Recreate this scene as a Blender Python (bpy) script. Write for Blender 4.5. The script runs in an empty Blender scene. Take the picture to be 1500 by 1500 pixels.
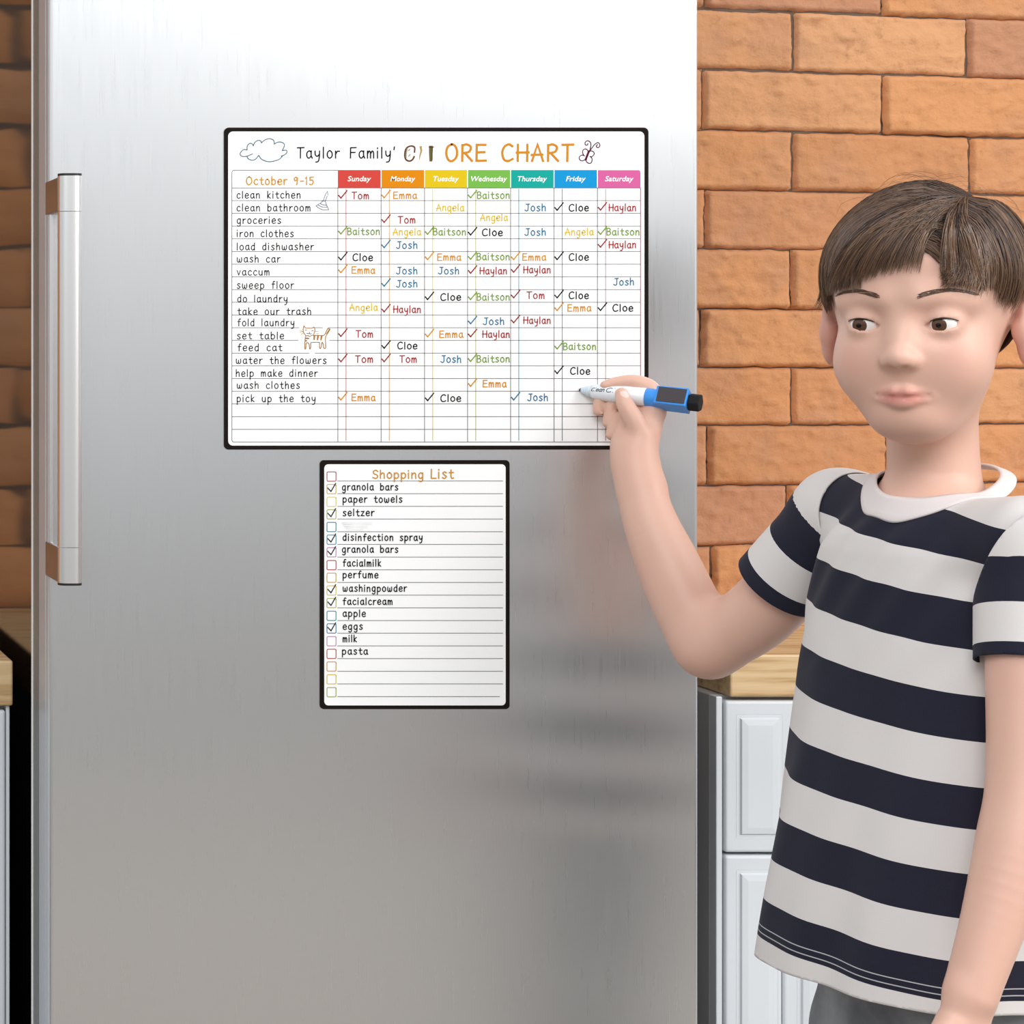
import bpy, bmesh, math, random
import numpy as np
from mathutils import Vector, Matrix, noise

SC = bpy.context.scene
COL = SC.collection
random.seed(7)
FL = 3500.0            # focal length in pixels of the 1500 frame
CAMY, CAMZ = -2.2876, 1.22

# ------------------------------------------------------------------ camera, light, exposure
cam_data = bpy.data.cameras.new('camera')
cam = bpy.data.objects.new('camera', cam_data)
COL.objects.link(cam)
cam.location = (0, CAMY, CAMZ)
cam.rotation_euler = (math.pi / 2, 0, 0)
cam_data.sensor_width = 36
cam_data.lens = 36 * FL / 1500
cam_data.shift_x = 1250 / 1500      # view camera: rise / shift keep the fridge door square on
cam_data.shift_y = -250 / 1500
cam_data.clip_start = 0.05
SC.camera = cam

world = bpy.data.worlds.new('room_light')
SC.world = world
world.use_nodes = True
nt = world.node_tree
nt.nodes.clear()
wo = nt.nodes.new('ShaderNodeOutputWorld')
bg = nt.nodes.new('ShaderNodeBackground')
ramp = nt.nodes.new('ShaderNodeValToRGB')
tc = nt.nodes.new('ShaderNodeTexCoord')
sep = nt.nodes.new('ShaderNodeSeparateXYZ')
nt.links.new(tc.outputs['Generated'], sep.inputs[0])
mr = nt.nodes.new('ShaderNodeMapRange')
mr.inputs['From Min'].default_value = -1
mr.inputs['From Max'].default_value = 1
nt.links.new(sep.outputs['Z'], mr.inputs['Value'])
nt.links.new(mr.outputs['Result'], ramp.inputs['Fac'])
e = ramp.color_ramp.elements
e[0].position = 0.0; e[0].color = (0.20, 0.19, 0.18, 1)
e[1].position = 1.0; e[1].color = (0.80, 0.84, 0.90, 1)
for p, c in ((0.36, (0.20, 0.193, 0.186)), (0.415, (0.31, 0.303, 0.296)), (0.446, (0.43, 0.425, 0.42)), (0.485, (0.70, 0.705, 0.71)), (0.527, (0.94, 0.96, 0.98)), (0.62, (0.90, 0.93, 0.97))):
    k = e.new(p); k.color = (*c, 1)
bg.inputs['Strength'].default_value = 0.85
nt.links.new(ramp.outputs['Color'], bg.inputs['Color'])
nt.links.new(bg.outputs['Background'], wo.inputs['Surface'])

def area_light(name, loc, target, size, size_y, power, color):
    d = bpy.data.lights.new(name, 'AREA')
    d.shape = 'RECTANGLE'; d.size = size; d.size_y = size_y
    d.energy = power; d.color = color
    o = bpy.data.objects.new(name, d)
    COL.objects.link(o)
    o.location = loc
    o.rotation_euler = (Vector(target) - Vector(loc)).to_track_quat('-Z', 'Y').to_euler()
    return o
area_light('window_light', (3.9, -3.3, 3.3), (1.1, 0, 1.1), 3.0, 2.4, 172, (1.0, 0.985, 0.96))
area_light('front_fill_light', (-0.9, -4.0, 3.8), (0.75, 0, 0.9), 2.6, 2.0, 108, (0.97, 0.985, 1.0))  # unseen fill lamp, added from the front left to keep the boards white

SC.view_settings.view_transform = 'Standard'
SC.view_settings.look = 'None'
SC.view_settings.gamma = 1
SC.view_settings.use_curve_mapping = False
SC.view_settings.exposure = 0.0

# ------------------------------------------------------------------ helpers
def at(px, py, Y):
    d = Y - CAMY
    return Vector(((px + 500) * d / FL, Y, CAMZ - (py - 500) * d / FL))

def s2l(c):
    return tuple(((v / 255) / 12.92 if v / 255 <= 0.04045 else ((v / 255 + 0.055) / 1.055) ** 2.4) for v in c)

def material(name, rgb, rough=0.5, metal=0.0, spec=0.5, **kw):
    m = bpy.data.materials.new(name)
    m.use_nodes = True
    b = m.node_tree.nodes['Principled BSDF']
    b.inputs['Base Color'].default_value = (*s2l(rgb), 1)
    b.inputs['Roughness'].default_value = rough
    b.inputs['Metallic'].default_value = metal
    b.inputs['Specular IOR Level'].default_value = spec
    for k, v in kw.items():
        b.inputs[k.replace('_', ' ')].default_value = v
    return m

def nd(m, kind, **props):
    n = m.node_tree.nodes.new(kind)
    for k, v in props.items():
        setattr(n, k, v)
    return n

def lk(m, a, b):
    m.node_tree.links.new(a, b)

def bsdf(m):
    return m.node_tree.nodes['Principled BSDF']

def add_bump(m, scale, strength, dist=0.001, mapping=None, detail=4.0, rough=0.55):
    t = nd(m, 'ShaderNodeTexCoord'); n = nd(m, 'ShaderNodeTexNoise'); b = nd(m, 'ShaderNodeBump')
    n.inputs['Scale'].default_value = scale; n.inputs['Detail'].default_value = detail
    n.inputs['Roughness'].default_value = rough
    if mapping:
        mp = nd(m, 'ShaderNodeMapping'); mp.inputs['Scale'].default_value = mapping
        lk(m, t.outputs['Object'], mp.inputs[0]); lk(m, mp.outputs[0], n.inputs['Vector'])
    else:
        lk(m, t.outputs['Object'], n.inputs['Vector'])
    b.inputs['Strength'].default_value = strength; b.inputs['Distance'].default_value = dist
    lk(m, n.outputs['Fac'], b.inputs['Height']); lk(m, b.outputs['Normal'], bsdf(m).inputs['Normal'])
    return n

def link_mesh(name, verts, faces, mat=None, parent=None, smooth=False):
    me = bpy.data.meshes.new(name)
    me.from_pydata([tuple(v) for v in verts], [], [tuple(f) for f in faces])
    me.update()
    if smooth:
        me.polygons.foreach_set('use_smooth', [True] * len(me.polygons))
    o = bpy.data.objects.new(name, me)
    COL.objects.link(o)
    if mat:
        me.materials.append(mat)
    if parent:
        o.parent = parent
        o.matrix_parent_inverse = parent.matrix_basis.inverted()
    return o

def link_bm(name, bm, mat=None, parent=None, smooth=False):
    me = bpy.data.meshes.new(name)
    bm.normal_update()
    bm.to_mesh(me); bm.free()
    if smooth:
        me.polygons.foreach_set('use_smooth', [True] * len(me.polygons))
    o = bpy.data.objects.new(name, me)
    COL.objects.link(o)
    if mat:
        me.materials.append(mat)
    if parent:
        o.parent = parent
        o.matrix_parent_inverse = parent.matrix_basis.inverted()
    return o

def empty(name, loc=(0, 0, 0)):
    o = bpy.data.objects.new(name, None)
    COL.objects.link(o)
    o.location = loc
    o.empty_display_size = 0.05
    return o

def tag(o, label, cat, group=None):
    o['label'] = label; o['category'] = cat
    if group:
        o['group'] = group
    return o

def box(bm, x0, x1, y0, y1, z0, z1, bevel=0.0, seg=2):
    r = bmesh.ops.create_cube(bm, size=1.0)
    vs = r['verts']
    for v in vs:
        v.co = Vector(((x0 + x1) / 2 + v.co.x * (x1 - x0), (y0 + y1) / 2 + v.co.y * (y1 - y0), (z0 + z1) / 2 + v.co.z * (z1 - z0)))
    if bevel > 0:
        es = list({e for v in vs for e in v.link_edges})
        bmesh.ops.bevel(bm, geom=es, offset=bevel, segments=seg, profile=0.5, affect='EDGES')

def boxo(name, dims, mat, parent=None, bevel=0.0, seg=2):
    bm = bmesh.new()
    box(bm, *dims, bevel=bevel, seg=seg)
    return link_bm(name, bm, mat, parent)

def rounded_rect(x0, x1, z0, z1, r, n=8):
    pts = []
    for cx, cz, a0 in ((x1 - r, z1 - r, 0), (x0 + r, z1 - r, 90), (x0 + r, z0 + r, 180), (x1 - r, z0 + r, 270)):
        for i in range(n + 1):
            a = math.radians(a0 + 90 * i / n)
            pts.append((cx + r * math.cos(a), cz + r * math.sin(a)))
    return pts

def slab(name, outline, y_back, y_front, mat, parent):
    """closed XZ outline extruded from y_back to y_front (towards the viewer)"""
    n = len(outline)
    v = [(x, y_back, z) for x, z in outline] + [(x, y_front, z) for x, z in outline]
    f = [tuple(range(n)), tuple(range(2 * n - 1, n - 1, -1))]
    f += [(i, i + n, (i + 1) % n + n, (i + 1) % n) for i in range(n)]
    o = link_mesh(name, v, f, mat, parent)
    bm = bmesh.new(); bm.from_mesh(o.data)
    bmesh.ops.recalc_face_normals(bm, faces=bm.faces)
    bm.to_mesh(o.data); bm.free()
    return o

# ------------------------------------------------------------------ materials of the setting
M = {}
def steel(name, rgb, rough, aniso):
    m = material(name, rgb, rough, 1.0)
    b = bsdf(m)
    b.inputs['Anisotropic'].default_value = aniso
    if aniso > 0:
        tg = nd(m, 'ShaderNodeTangent', direction_type='RADIAL', axis='Z')
        lk(m, tg.outputs[0], b.inputs['Tangent'])
    t = nd(m, 'ShaderNodeTexCoord'); mp = nd(m, 'ShaderNodeMapping'); n = nd(m, 'ShaderNodeTexNoise')
    mp.inputs['Scale'].default_value = (620, 620, 14)
    n.inputs['Scale'].default_value = 1.0; n.inputs['Detail'].default_value = 3.0
    lk(m, t.outputs['Object'], mp.inputs[0]); lk(m, mp.outputs[0], n.inputs['Vector'])
    bp = nd(m, 'ShaderNodeBump'); bp.inputs['Strength'].default_value = 0.10; bp.inputs['Distance'].default_value = 0.0003
    lk(m, n.outputs['Fac'], bp.inputs['Height']); lk(m, bp.outputs['Normal'], b.inputs['Normal'])
    r = nd(m, 'ShaderNodeMapRange')
    r.inputs['To Min'].default_value = rough - 0.05; r.inputs['To Max'].default_value = rough + 0.05
    lk(m, n.outputs['Fac'], r.inputs['Value']); lk(m, r.outputs['Result'], b.inputs['Roughness'])
    return m
M['steel'] = steel('brushed_steel', (230, 231, 232), 0.29, 0.70)
M['body_grey'] = material('grey_lacquer', (112, 113, 110), 0.35, 0.0)
M['trim'] = material('bright_trim', (240, 240, 238), 0.4)
M['bracket'] = material('bracket_metal', (150, 148, 148), 0.3, 1.0)
M['side'] = material('dark_glossy_side', (68, 65, 72), 0.09, 1.0)
M['gasket'] = material('dark_gasket', (50, 50, 50), 0.6)
M['chrome'] = material('handle_metal', (232, 231, 230), 0.30, 1.0)
M['edge'] = material('door_edge_grey', (176, 178, 181), 0.3)
M['black'] = material('black_plastic', (16, 15, 16), 0.45)
M['paint'] = material('white_cabinet_paint', (220, 225, 229), 0.35)
M['paint_side'] = material('grey_cabinet_side', (190, 192, 190), 0.4)
add_bump(M['paint'], 60, 0.03)

def wood():
    m = material('oak_worktop', (214, 180, 132), 0.42)
    b = bsdf(m)
    t = nd(m, 'ShaderNodeTexCoord'); mp = nd(m, 'ShaderNodeMapping'); n = nd(m, 'ShaderNodeTexNoise'); w = nd(m, 'ShaderNodeTexNoise')
    mp.inputs['Scale'].default_value = (5, 60, 90)
    n.inputs['Scale'].default_value = 1.6; n.inputs['Detail'].default_value = 6
    w.inputs['Scale'].default_value = 7
    r = nd(m, 'ShaderNodeValToRGB')
    e = r.color_ramp.elements
    e[0].position = 0.30; e[0].color = (*s2l((176, 138, 92)), 1)
    e[1].position = 0.70; e[1].color = (*s2l((226, 198, 156)), 1)
    k = e.new(0.48); k.color = (*s2l((212, 180, 134)), 1)
    lk(m, t.outputs['Object'], mp.inputs[0]); lk(m, mp.outputs[0], n.inputs['Vector'])
    lk(m, n.outputs['Fac'], r.inputs['Fac']); lk(m, r.outputs['Color'], b.inputs['Base Color'])
    return m
M['wood'] = wood()

def brick_material():
    m = material('hand_made_brick', (210, 148, 100), 0.85, spec=0.25)
    b = bsdf(m)
    a = nd(m, 'ShaderNodeAttribute', attribute_name='brick_tint')
    r = nd(m, 'ShaderNodeValToRGB')
    e = r.color_ramp.elements
    e[0].position = 0.0; e[0].color = (*s2l((188, 136, 106)), 1)
    e[1].position = 1.0; e[1].color = (*s2l((212, 157, 113)), 1)
    for p, c in ((0.2, (203, 143, 98)), (0.5, (208, 148, 101)), (0.8, (196, 138, 95))):
        k = e.new(p); k.color = (*s2l(c), 1)
    t = nd(m, 'ShaderNodeTexCoord')
    n1 = nd(m, 'ShaderNodeTexNoise'); n1.inputs['Scale'].default_value = 13; n1.inputs['Detail'].default_value = 5
    n2 = nd(m, 'ShaderNodeTexNoise'); n2.inputs['Scale'].default_value = 70; n2.inputs['Detail'].default_value = 6; n2.inputs['Roughness'].default_value = 0.7
    lk(m, t.outputs['Object'], n1.inputs['Vector']); lk(m, t.outputs['Object'], n2.inputs['Vector'])
    lk(m, a.outputs['Fac'], r.inputs['Fac'])
    mx = nd(m, 'ShaderNodeMix', data_type='RGBA')
    mr1 = nd(m, 'ShaderNodeMapRange'); mr1.inputs['From Min'].default_value = 0.48; mr1.inputs['From Max'].default_value = 0.72; mr1.inputs['To Max'].default_value = 0.6
    lk(m, n1.outputs['Fac'], mr1.inputs['Value']); lk(m, mr1.outputs['Result'], mx.inputs['Factor'])
    lk(m, r.outputs['Color'], mx.inputs[6]); mx.inputs[7].default_value = (*s2l((186, 138, 108)), 1)
    mx2 = nd(m, 'ShaderNodeMix', data_type='RGBA')
    mr2 = nd(m, 'ShaderNodeMapRange'); mr2.inputs['From Min'].default_value = 0.57; mr2.inputs['From Max'].default_value = 0.74; mr2.inputs['To Max'].default_value = 0.55
    lk(m, n2.outputs['Fac'], mr2.inputs['Value']); lk(m, mr2.outputs['Result'], mx2.inputs['Factor'])
    lk(m, mx.outputs[2], mx2.inputs[6]); mx2.inputs[7].default_value = (*s2l((150, 104, 74)), 1)
    at2 = nd(m, 'ShaderNodeAttribute', attribute_name='mortar')
    mx3 = nd(m, 'ShaderNodeMix', data_type='RGBA')
    lk(m, at2.outputs['Fac'], mx3.inputs['Factor']); lk(m, mx2.outputs[2], mx3.inputs[6])
    mx3.inputs[7].default_value = (*s2l((104, 88, 76)), 1)
    lk(m, mx3.outputs[2], b.inputs['Base Color'])
    n3 = nd(m, 'ShaderNodeTexNoise'); n3.inputs['Scale'].default_value = 45; n3.inputs['Detail'].default_value = 9; n3.inputs['Roughness'].default_value = 0.65
    lk(m, t.outputs['Object'], n3.inputs['Vector'])
    bp = nd(m, 'ShaderNodeBump'); bp.inputs['Strength'].default_value = 0.7; bp.inputs['Distance'].default_value = 0.005
    lk(m, n3.outputs['Fac'], bp.inputs['Height']); lk(m, bp.outputs['Normal'], b.inputs['Normal'])
    return m
M['brick'] = brick_material()

# ------------------------------------------------------------------ brick wall
WALLY = 0.63
WS = FL / (WALLY - CAMY)             # pixels per metre on the wall, about 1200
def build_wall():
    verts, faces, tint, mort = [], [], [], []
    def course_z(py, X):
        xp = min(max(X * WS - 500, 900), 1700)
        p = py - (py - 545) * 7.1e-5 * (xp - 1025)
        return CAMZ - (p - 500) / WS
    lines = [11, 100, 189, 277, 364, 452, 538.5, 624, 712, 800]
    while lines[-1] < 500 + CAMZ * WS: lines.append(lines[-1] + 88)
    while lines[0] > 500 - 1.45 * WS: lines.insert(0, lines[0] - 89)
    first = lines.index(11)
    known = {-1: 1297, 0: 1166, 1: 1297, 2: 1164, 3: 1300, 4: 1162, 5: 1292, 6: 1163, 7: 1302, 8: 1157, 9: 1304}
    known2 = {-1: 1036, 0: 1421, 1: 1032, 2: 1424, 3: 1036, 4: 1420, 5: 1030, 6: 1424, 7: 1040, 8: 1418, 9: 1046}
    rnd = random.Random(3)
    gap = 0.0002
    for ci in range(len(lines) - 1):
        k = ci - first
        base = known.get(k, 1297 if k % 2 else 1164)
        xs = [base]
        if k in known2:
            xs.append(known2[k])
        xs.sort()
        while xs[-1] < 3400: xs.append(xs[-1] + 261 + rnd.uniform(-5, 5))
        while xs[0] > -2100: xs.insert(0, xs[0] - 261 + rnd.uniform(-5, 5))
        for j in range(len(xs) - 1):
            X0, X1 = (xs[j] + 500) / WS, (xs[j + 1] + 500) / WS
            vis = X1 > 1.15 and X0 < 1.75 and -2 <= k <= 11
            nx, nz = (54, 20) if vis else (10, 5)
            off = len(verts)
            tv = rnd.random()
            sd = Vector((rnd.uniform(0, 90), rnd.uniform(0, 90), rnd.uniform(0, 90)))
            lift = rnd.uniform(-0.002, 0.002)
            g2 = gap + rnd.uniform(-0.0004, 0.0006)
            for iz in range(nz + 1):
                for ix in range(nx + 1):
                    u, w = ix / nx, iz / nz
                    u2 = 0.5 - 0.5 * math.cos(u * math.pi) if not vis else u
                    X = X0 + g2 + u * (X1 - X0 - 2 * g2)
                    za, zb = course_z(lines[ci], X), course_z(lines[ci + 1], X)
                    Z = zb + g2 + w * (za - zb - 2 * g2)
                    du = min(u, 1 - u) * (X1 - X0); dw = min(w, 1 - w) * (za - zb)
                    p = Vector((X * 30, Z * 42, 0)) + sd
                    nb = noise.noise(p * 0.5) * 0.0035 + noise.noise(p * 1.6) * 0.0016
                    if vis:
                        nb += abs(noise.noise(p * 2.7)) * 0.0030 + max(0, noise.noise(Vector((X * 55, Z * 130, tv * 50))) - 0.35) * 0.008
                    ed = min(du, dw)
                    rr = 0.0036
                    q = min(ed / rr, 1)
                    drop = 0.0088 * (1 - math.sqrt(max(0, 1 - (1 - q) ** 2)))
                    ex = noise.noise(Vector((X * 60, Z * 60, 3))) * 0.0016
                    ez = noise.noise(Vector((X * 60, Z * 60, 9))) * 0.0016
                    fade = 1 - q
                    verts.append((X + ex * fade, WALLY + 0.002 + lift - nb + drop, Z + ez * fade))
                    tint.append(tv); mort.append(0.0)
            for iz in range(nz):
                for ix in range(nx):
                    a = off + iz * (nx + 1) + ix
                    faces.append((a, a + 1, a + nx + 2, a + nx + 1))
    x0, x1, z0, z1 = -1.35, 3.1, 0.0, 2.62
    off = len(verts)
    ym, yb = WALLY + 0.0092, WALLY + 0.12
    for y in (ym, yb):
        for x, z in ((x0, z0), (x1, z0), (x1, z1), (x0, z1)):
            verts.append((x, y, z)); tint.append(0.5); mort.append(1.0)
    o = off
    faces += [(o, o + 1, o + 2, o + 3), (o + 7, o + 6, o + 5, o + 4), (o, o + 4, o + 5, o + 1), (o + 1, o + 5, o + 6, o + 2), (o + 2, o + 6, o + 7, o + 3), (o + 3, o + 7, o + 4, o)]
    w = link_mesh('wall_back', verts, faces, M['brick'], smooth=True)
    for nm, dat in (('brick_tint', tint), ('mortar', mort)):
        a = w.data.attributes.new(nm, 'FLOAT', 'POINT'); a.data.foreach_set('value', dat)
    bm = bmesh.new(); bm.from_mesh(w.data)
    bmesh.ops.bisect_plane(bm, geom=bm.verts[:] + bm.edges[:] + bm.faces[:], plane_co=(0, 0, 0.0), plane_no=(0, 0, -1), clear_outer=True)
    bm.to_mesh(w.data); bm.free()
    w['kind'] = 'structure'
build_wall()

fm = material('floor_boards', (150, 136, 120), 0.5)
def floor_nodes():
    t = nd(fm, 'ShaderNodeTexCoord'); br = nd(fm, 'ShaderNodeTexBrick')
    br.inputs['Scale'].default_value = 1.0; br.inputs['Mortar Size'].default_value = 0.003
    br.inputs['Brick Width'].default_value = 1.2; br.inputs['Row Height'].default_value = 0.14
    br.inputs['Color1'].default_value = (*s2l((150, 142, 132)), 1); br.inputs['Color2'].default_value = (*s2l((136, 128, 118)), 1)
    br.inputs['Mortar'].default_value = (*s2l((80, 70, 60)), 1)
    lk(fm, t.outputs['Object'], br.inputs['Vector']); lk(fm, br.outputs['Color'], bsdf(fm).inputs['Base Color'])
floor_nodes()
fl = boxo('floor', (-1.35, 3.1, -4.6, 0.75, -0.05, 0.0), fm)
fl['kind'] = 'structure'

# ------------------------------------------------------------------ refrigerator
def build_fridge():
    FX0, FX1 = 0.374, 0.9955
    Z0, Z1 = 0.0, 1.86
    r = empty('refrigerator', ((FX0 + FX1) / 2, 0.3, 0))
    tag(r, 'tall brushed stainless steel refrigerator with a long vertical bar handle, against the brick wall', 'refrigerator')
    bm = bmesh.new()
    box(bm, FX0, FX1, 0.0, 0.058, 0.09, Z1 - 0.005, bevel=0.0035, seg=3)
    link_bm('door', bm, M['steel'], r)
    boxo('door_edge', (FX0 - 0.0007, FX0 + 0.002, 0.0035, 0.0575, 0.09, Z1 - 0.005), M['edge'], r, bevel=0.0004)
    boxo('door_edge_rib', (FX0 - 0.0014, FX0, 0.016, 0.028, 0.09, Z1 - 0.005), M['edge'], r, bevel=0.0005)
    boxo('door_gasket', (FX0 + 0.004, FX1 - 0.004, 0.058, 0.068, 0.10, Z1 - 0.015), M['gasket'], r)
    boxo('front_frame', (FX0, FX1, 0.068, 0.100, 0.06, Z1), M['body_grey'], r, bevel=0.001)
    boxo('edge_trim', (FX0 - 0.0012, FX1, 0.100, 0.103, 0.06, Z1), M['trim'], r)
    boxo('body', (FX0, FX1, 0.103, 0.600, 0.06, Z1), M['side'], r, bevel=0.001)
    boxo('base_plinth', (FX0 + 0.01, FX1 - 0.01, 0.04, 0.58, 0.0, 0.06), M['black'], r)
    # handle: a vertical bar held by two brackets that wrap the door edge
    def xz(px, Y): return (px + 500) * (Y - CAMY) / FL
    zt, zb = 1.3745, 0.9945
    h0, h1 = zt - 0.033, zb + 0.033
    yf, yb = -0.062, -0.052
    x0, x1 = xz(87, yf), xz(122, yf)
    def bar(z0, z1):
        pts = []
        n = 20
        cx, cy = (x0 + x1) / 2, yb
        for i in range(n + 1):       # D-shaped section, rounded towards the viewer
            a = math.pi + math.pi * i / n
            c, s = math.cos(a), math.sin(a)
            pts.append((cx + (x1 - x0) / 2 * math.copysign(abs(c) ** 0.7, c), cy + (yb - yf) * -abs(s) ** 0.7))
        v = [(x, y, z) for z in (z0, z1, z0, z1) for x, y in pts]
        k = len(pts)
        f = [tuple(range(2 * k, 3 * k)), tuple(range(4 * k - 1, 3 * k - 1, -1))] + [(i, (i + 1) % k, (i + 1) % k + k, i + k) for i in range(k)]
        return v, f
    def barobj(name, z0, z1, mat, par):
        v, f = bar(z0, z1)
        o = link_mesh(name, v, f, mat, par)
        b2 = bmesh.new(); b2.from_mesh(o.data); bmesh.ops.recalc_face_normals(b2, faces=b2.faces); b2.to_mesh(o.data); b2.free()
        for p in o.data.polygons:
            p.use_smooth = len(p.vertices) == 4
        return o
    hb = barobj('handle', h1 + 0.0006, h0 - 0.0006, M['chrome'], r)
    for za, zc, cap in ((h0, zt, zt), (zb, h1, zb)):
        b = barobj('handle_bracket', za, zc, M['chrome'], hb)
        b2 = bmesh.new(); b2.from_mesh(b.data)
        k0 = set(b2.faces)
        box(b2, FX0 - 0.0012, x0 + 0.004, -0.053, 0.030, za, zc - 0.001 if cap == zt else zc, bevel=0.0012)
        box(b2, x0 + 0.002, x1 - 0.006, yb - 0.001, 0.0, za + 0.003, zc - 0.003)
        for fc in b2.faces:
            if fc not in k0: fc.material_index = 1
        b2.to_mesh(b.data); b2.free()
        b.data.materials.append(M['bracket'])
        barobj('bracket_cap', cap if cap == zt else cap - 0.0022, cap + 0.0022 if cap == zt else cap, M['black'], hb)
build_fridge()

# ------------------------------------------------------------------ cabinets and worktops
def panel_front(name, x0, x1, z0, z1, y, panels, mat, parent):
    """a cabinet front at depth y with raised-and-fielded vertical panels"""
    bm = bmesh.new()
    box(bm, x0, x1, y, y + 0.019, z0, z1, bevel=0.003, seg=3)
    for a, b, c, d in panels:
        g = 0.005                                       # a routed groove around a slightly raised field
        for q in ((a, b, c, d),):
            vs = []
            for off, yy in ((0.0, y - 0.0002), (g * 0.5, y + 0.0018), (g, y - 0.0022), (g * 2.2, y - 0.0030)):
                vs.append([bm.verts.new(p) for p in ((a + off, yy, c + off), (b - off, yy, c + off), (b - off, yy, d - off), (a + off, yy, d - off))])
            for i in range(3):
                for j in range(4):
                    bm.faces.new((vs[i][j], vs[i][(j + 1) % 4], vs[i + 1][(j + 1) % 4], vs[i + 1][j]))
            bm.faces.new(vs[3])
    # cut the plain front skin behind the panels so the groove reads
    return link_bm(name, bm, mat, parent)

CY = 0.143
CS = FL / (CY - CAMY)
def cx(px): return (px + 500) / CS
def cz(py): return CAMZ - (py - 500) / CS

def build_counters():
    # right
    w = boxo('worktop', (cx(1070), 3.0, CY, WALLY - 0.008, cz(1021), cz(959)), M['wood'], None, bevel=0.002)
    tag(w, 'oak butcher block worktop right of the refrigerator, behind the child', 'worktop')
    c0, c1 = cx(1053), 2.995
    yc = CY + 0.022
    c = empty('base_cabinet', ((c0 + c1) / 2, yc, 0))
    tag(c, 'white base cabinet right of the refrigerator with panelled doors, behind the child', 'cabinet')
    top = cz(1021) - 0.0005
    boxo('carcass', (cx(1056) - 0.002, c1, yc, WALLY - 0.02, 0.0, top), M['paint_side'], c, bevel=0.001)
    boxo('side_stile', (cx(1053), cx(1062), CY + 0.006, yc, 0.09, top), M['paint'], c, bevel=0.001)
    xa, xb = cx(1064), cx(1316)
    yd = CY + 0.003
    zs, zg, zt = 0.1, cz(1252), cz(1027)
    def pans(z0, z1, skip=0):
        out = []
        x = xa + 0.0115
        for i in range(2):
            out.append((x, x + 0.047, z0 + 0.014, z1 - 0.014)); x += 0.060
        return out
    xm = xa + 0.0775 + 0.055
    panel_front('drawer_front', xa, xb, zg + 0.0015, zt, yd, [(xa + 0.0115, xa + 0.0585, zg + 0.016, zt - 0.014), (xa + 0.0715, xb - 0.012, zg + 0.016, zt - 0.014)], M['paint'], c)
    panel_front('cabinet_door', xa, cx(1148), zs, zg - 0.0015, yd, [(xa + 0.0115, cx(1143) - 0.001, zs + 0.014, zg - 0.016)], M['paint'], c)
    panel_front('cabinet_door', cx(1150), xb, zs, zg - 0.0015, yd, [(cx(1170), xb - 0.012, zs + 0.014, zg - 0.016)], M['paint'], c)
    for i in range(3):
        w_ = (c1 - xb - 0.004) / 3
        xl = xb + 0.003 + i * w_
        panel_front('cabinet_door', xl, xl + w_ - 0.003, zs, zt, yd, [(xl + 0.04, xl + w_ - 0.043, zs + 0.04, zt - 0.04)], M['paint'], c)
    # left
    lx = cx(19)
    w2 = boxo('worktop', (-1.0, lx, CY, WALLY - 0.008, cz(1034), cz(968)), M['wood'], None, bevel=0.002)
    tag(w2, 'oak butcher block worktop left of the refrigerator, only its end in view', 'worktop')
    c2 = empty('base_cabinet', (0, yc, 0))
    tag(c2, 'white base cabinet left of the refrigerator, only its edge in view', 'cabinet')
    t2 = cz(1034) - 0.0005
    boxo('carcass', (-1.0, cx(14.5), yc, WALLY - 0.02, 0.0, t2), M['paint_side'], c2, bevel=0.001)
    boxo('side_stile', (cx(10), cx(15.5), CY + 0.006, yc, 0.0, t2), M['paint'], c2, bevel=0.001)
    xr = cx(9)
    panel_front('cabinet_door', xr - 0.45, xr, 0.1, cz(1041), yd, [(xr - 0.43, xr - 0.02, 0.12, cz(1041) - 0.02)], M['paint'], c2)
build_counters()

# ------------------------------------------------------------------ stroke lettering
def cat_rom(pts, n=7, closed=False):
    P = [np.array(p, float) for p in pts]
    out = []
    m = len(P)
    rng = range(m if closed else m - 1)
    for i in rng:
        if closed:
            p0, p1, p2, p3 = P[(i - 1) % m], P[i], P[(i + 1) % m], P[(i + 2) % m]
        else:
            p1, p2 = P[i], P[i + 1]
            p0 = P[i - 1] if i > 0 else 2 * p1 - p2
            p3 = P[i + 2] if i + 2 < m else 2 * p2 - p1
        for k in range(n):
            t = k / n
            out.append(0.5 * (2 * p1 + (p2 - p0) * t + (2 * p0 - 5 * p1 + 4 * p2 - p3) * t * t + (3 * p1 - p0 - 3 * p2 + p3) * t ** 3))
    out.append(P[0] if closed else P[-1])
    return [tuple(p) for p in out]

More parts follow.
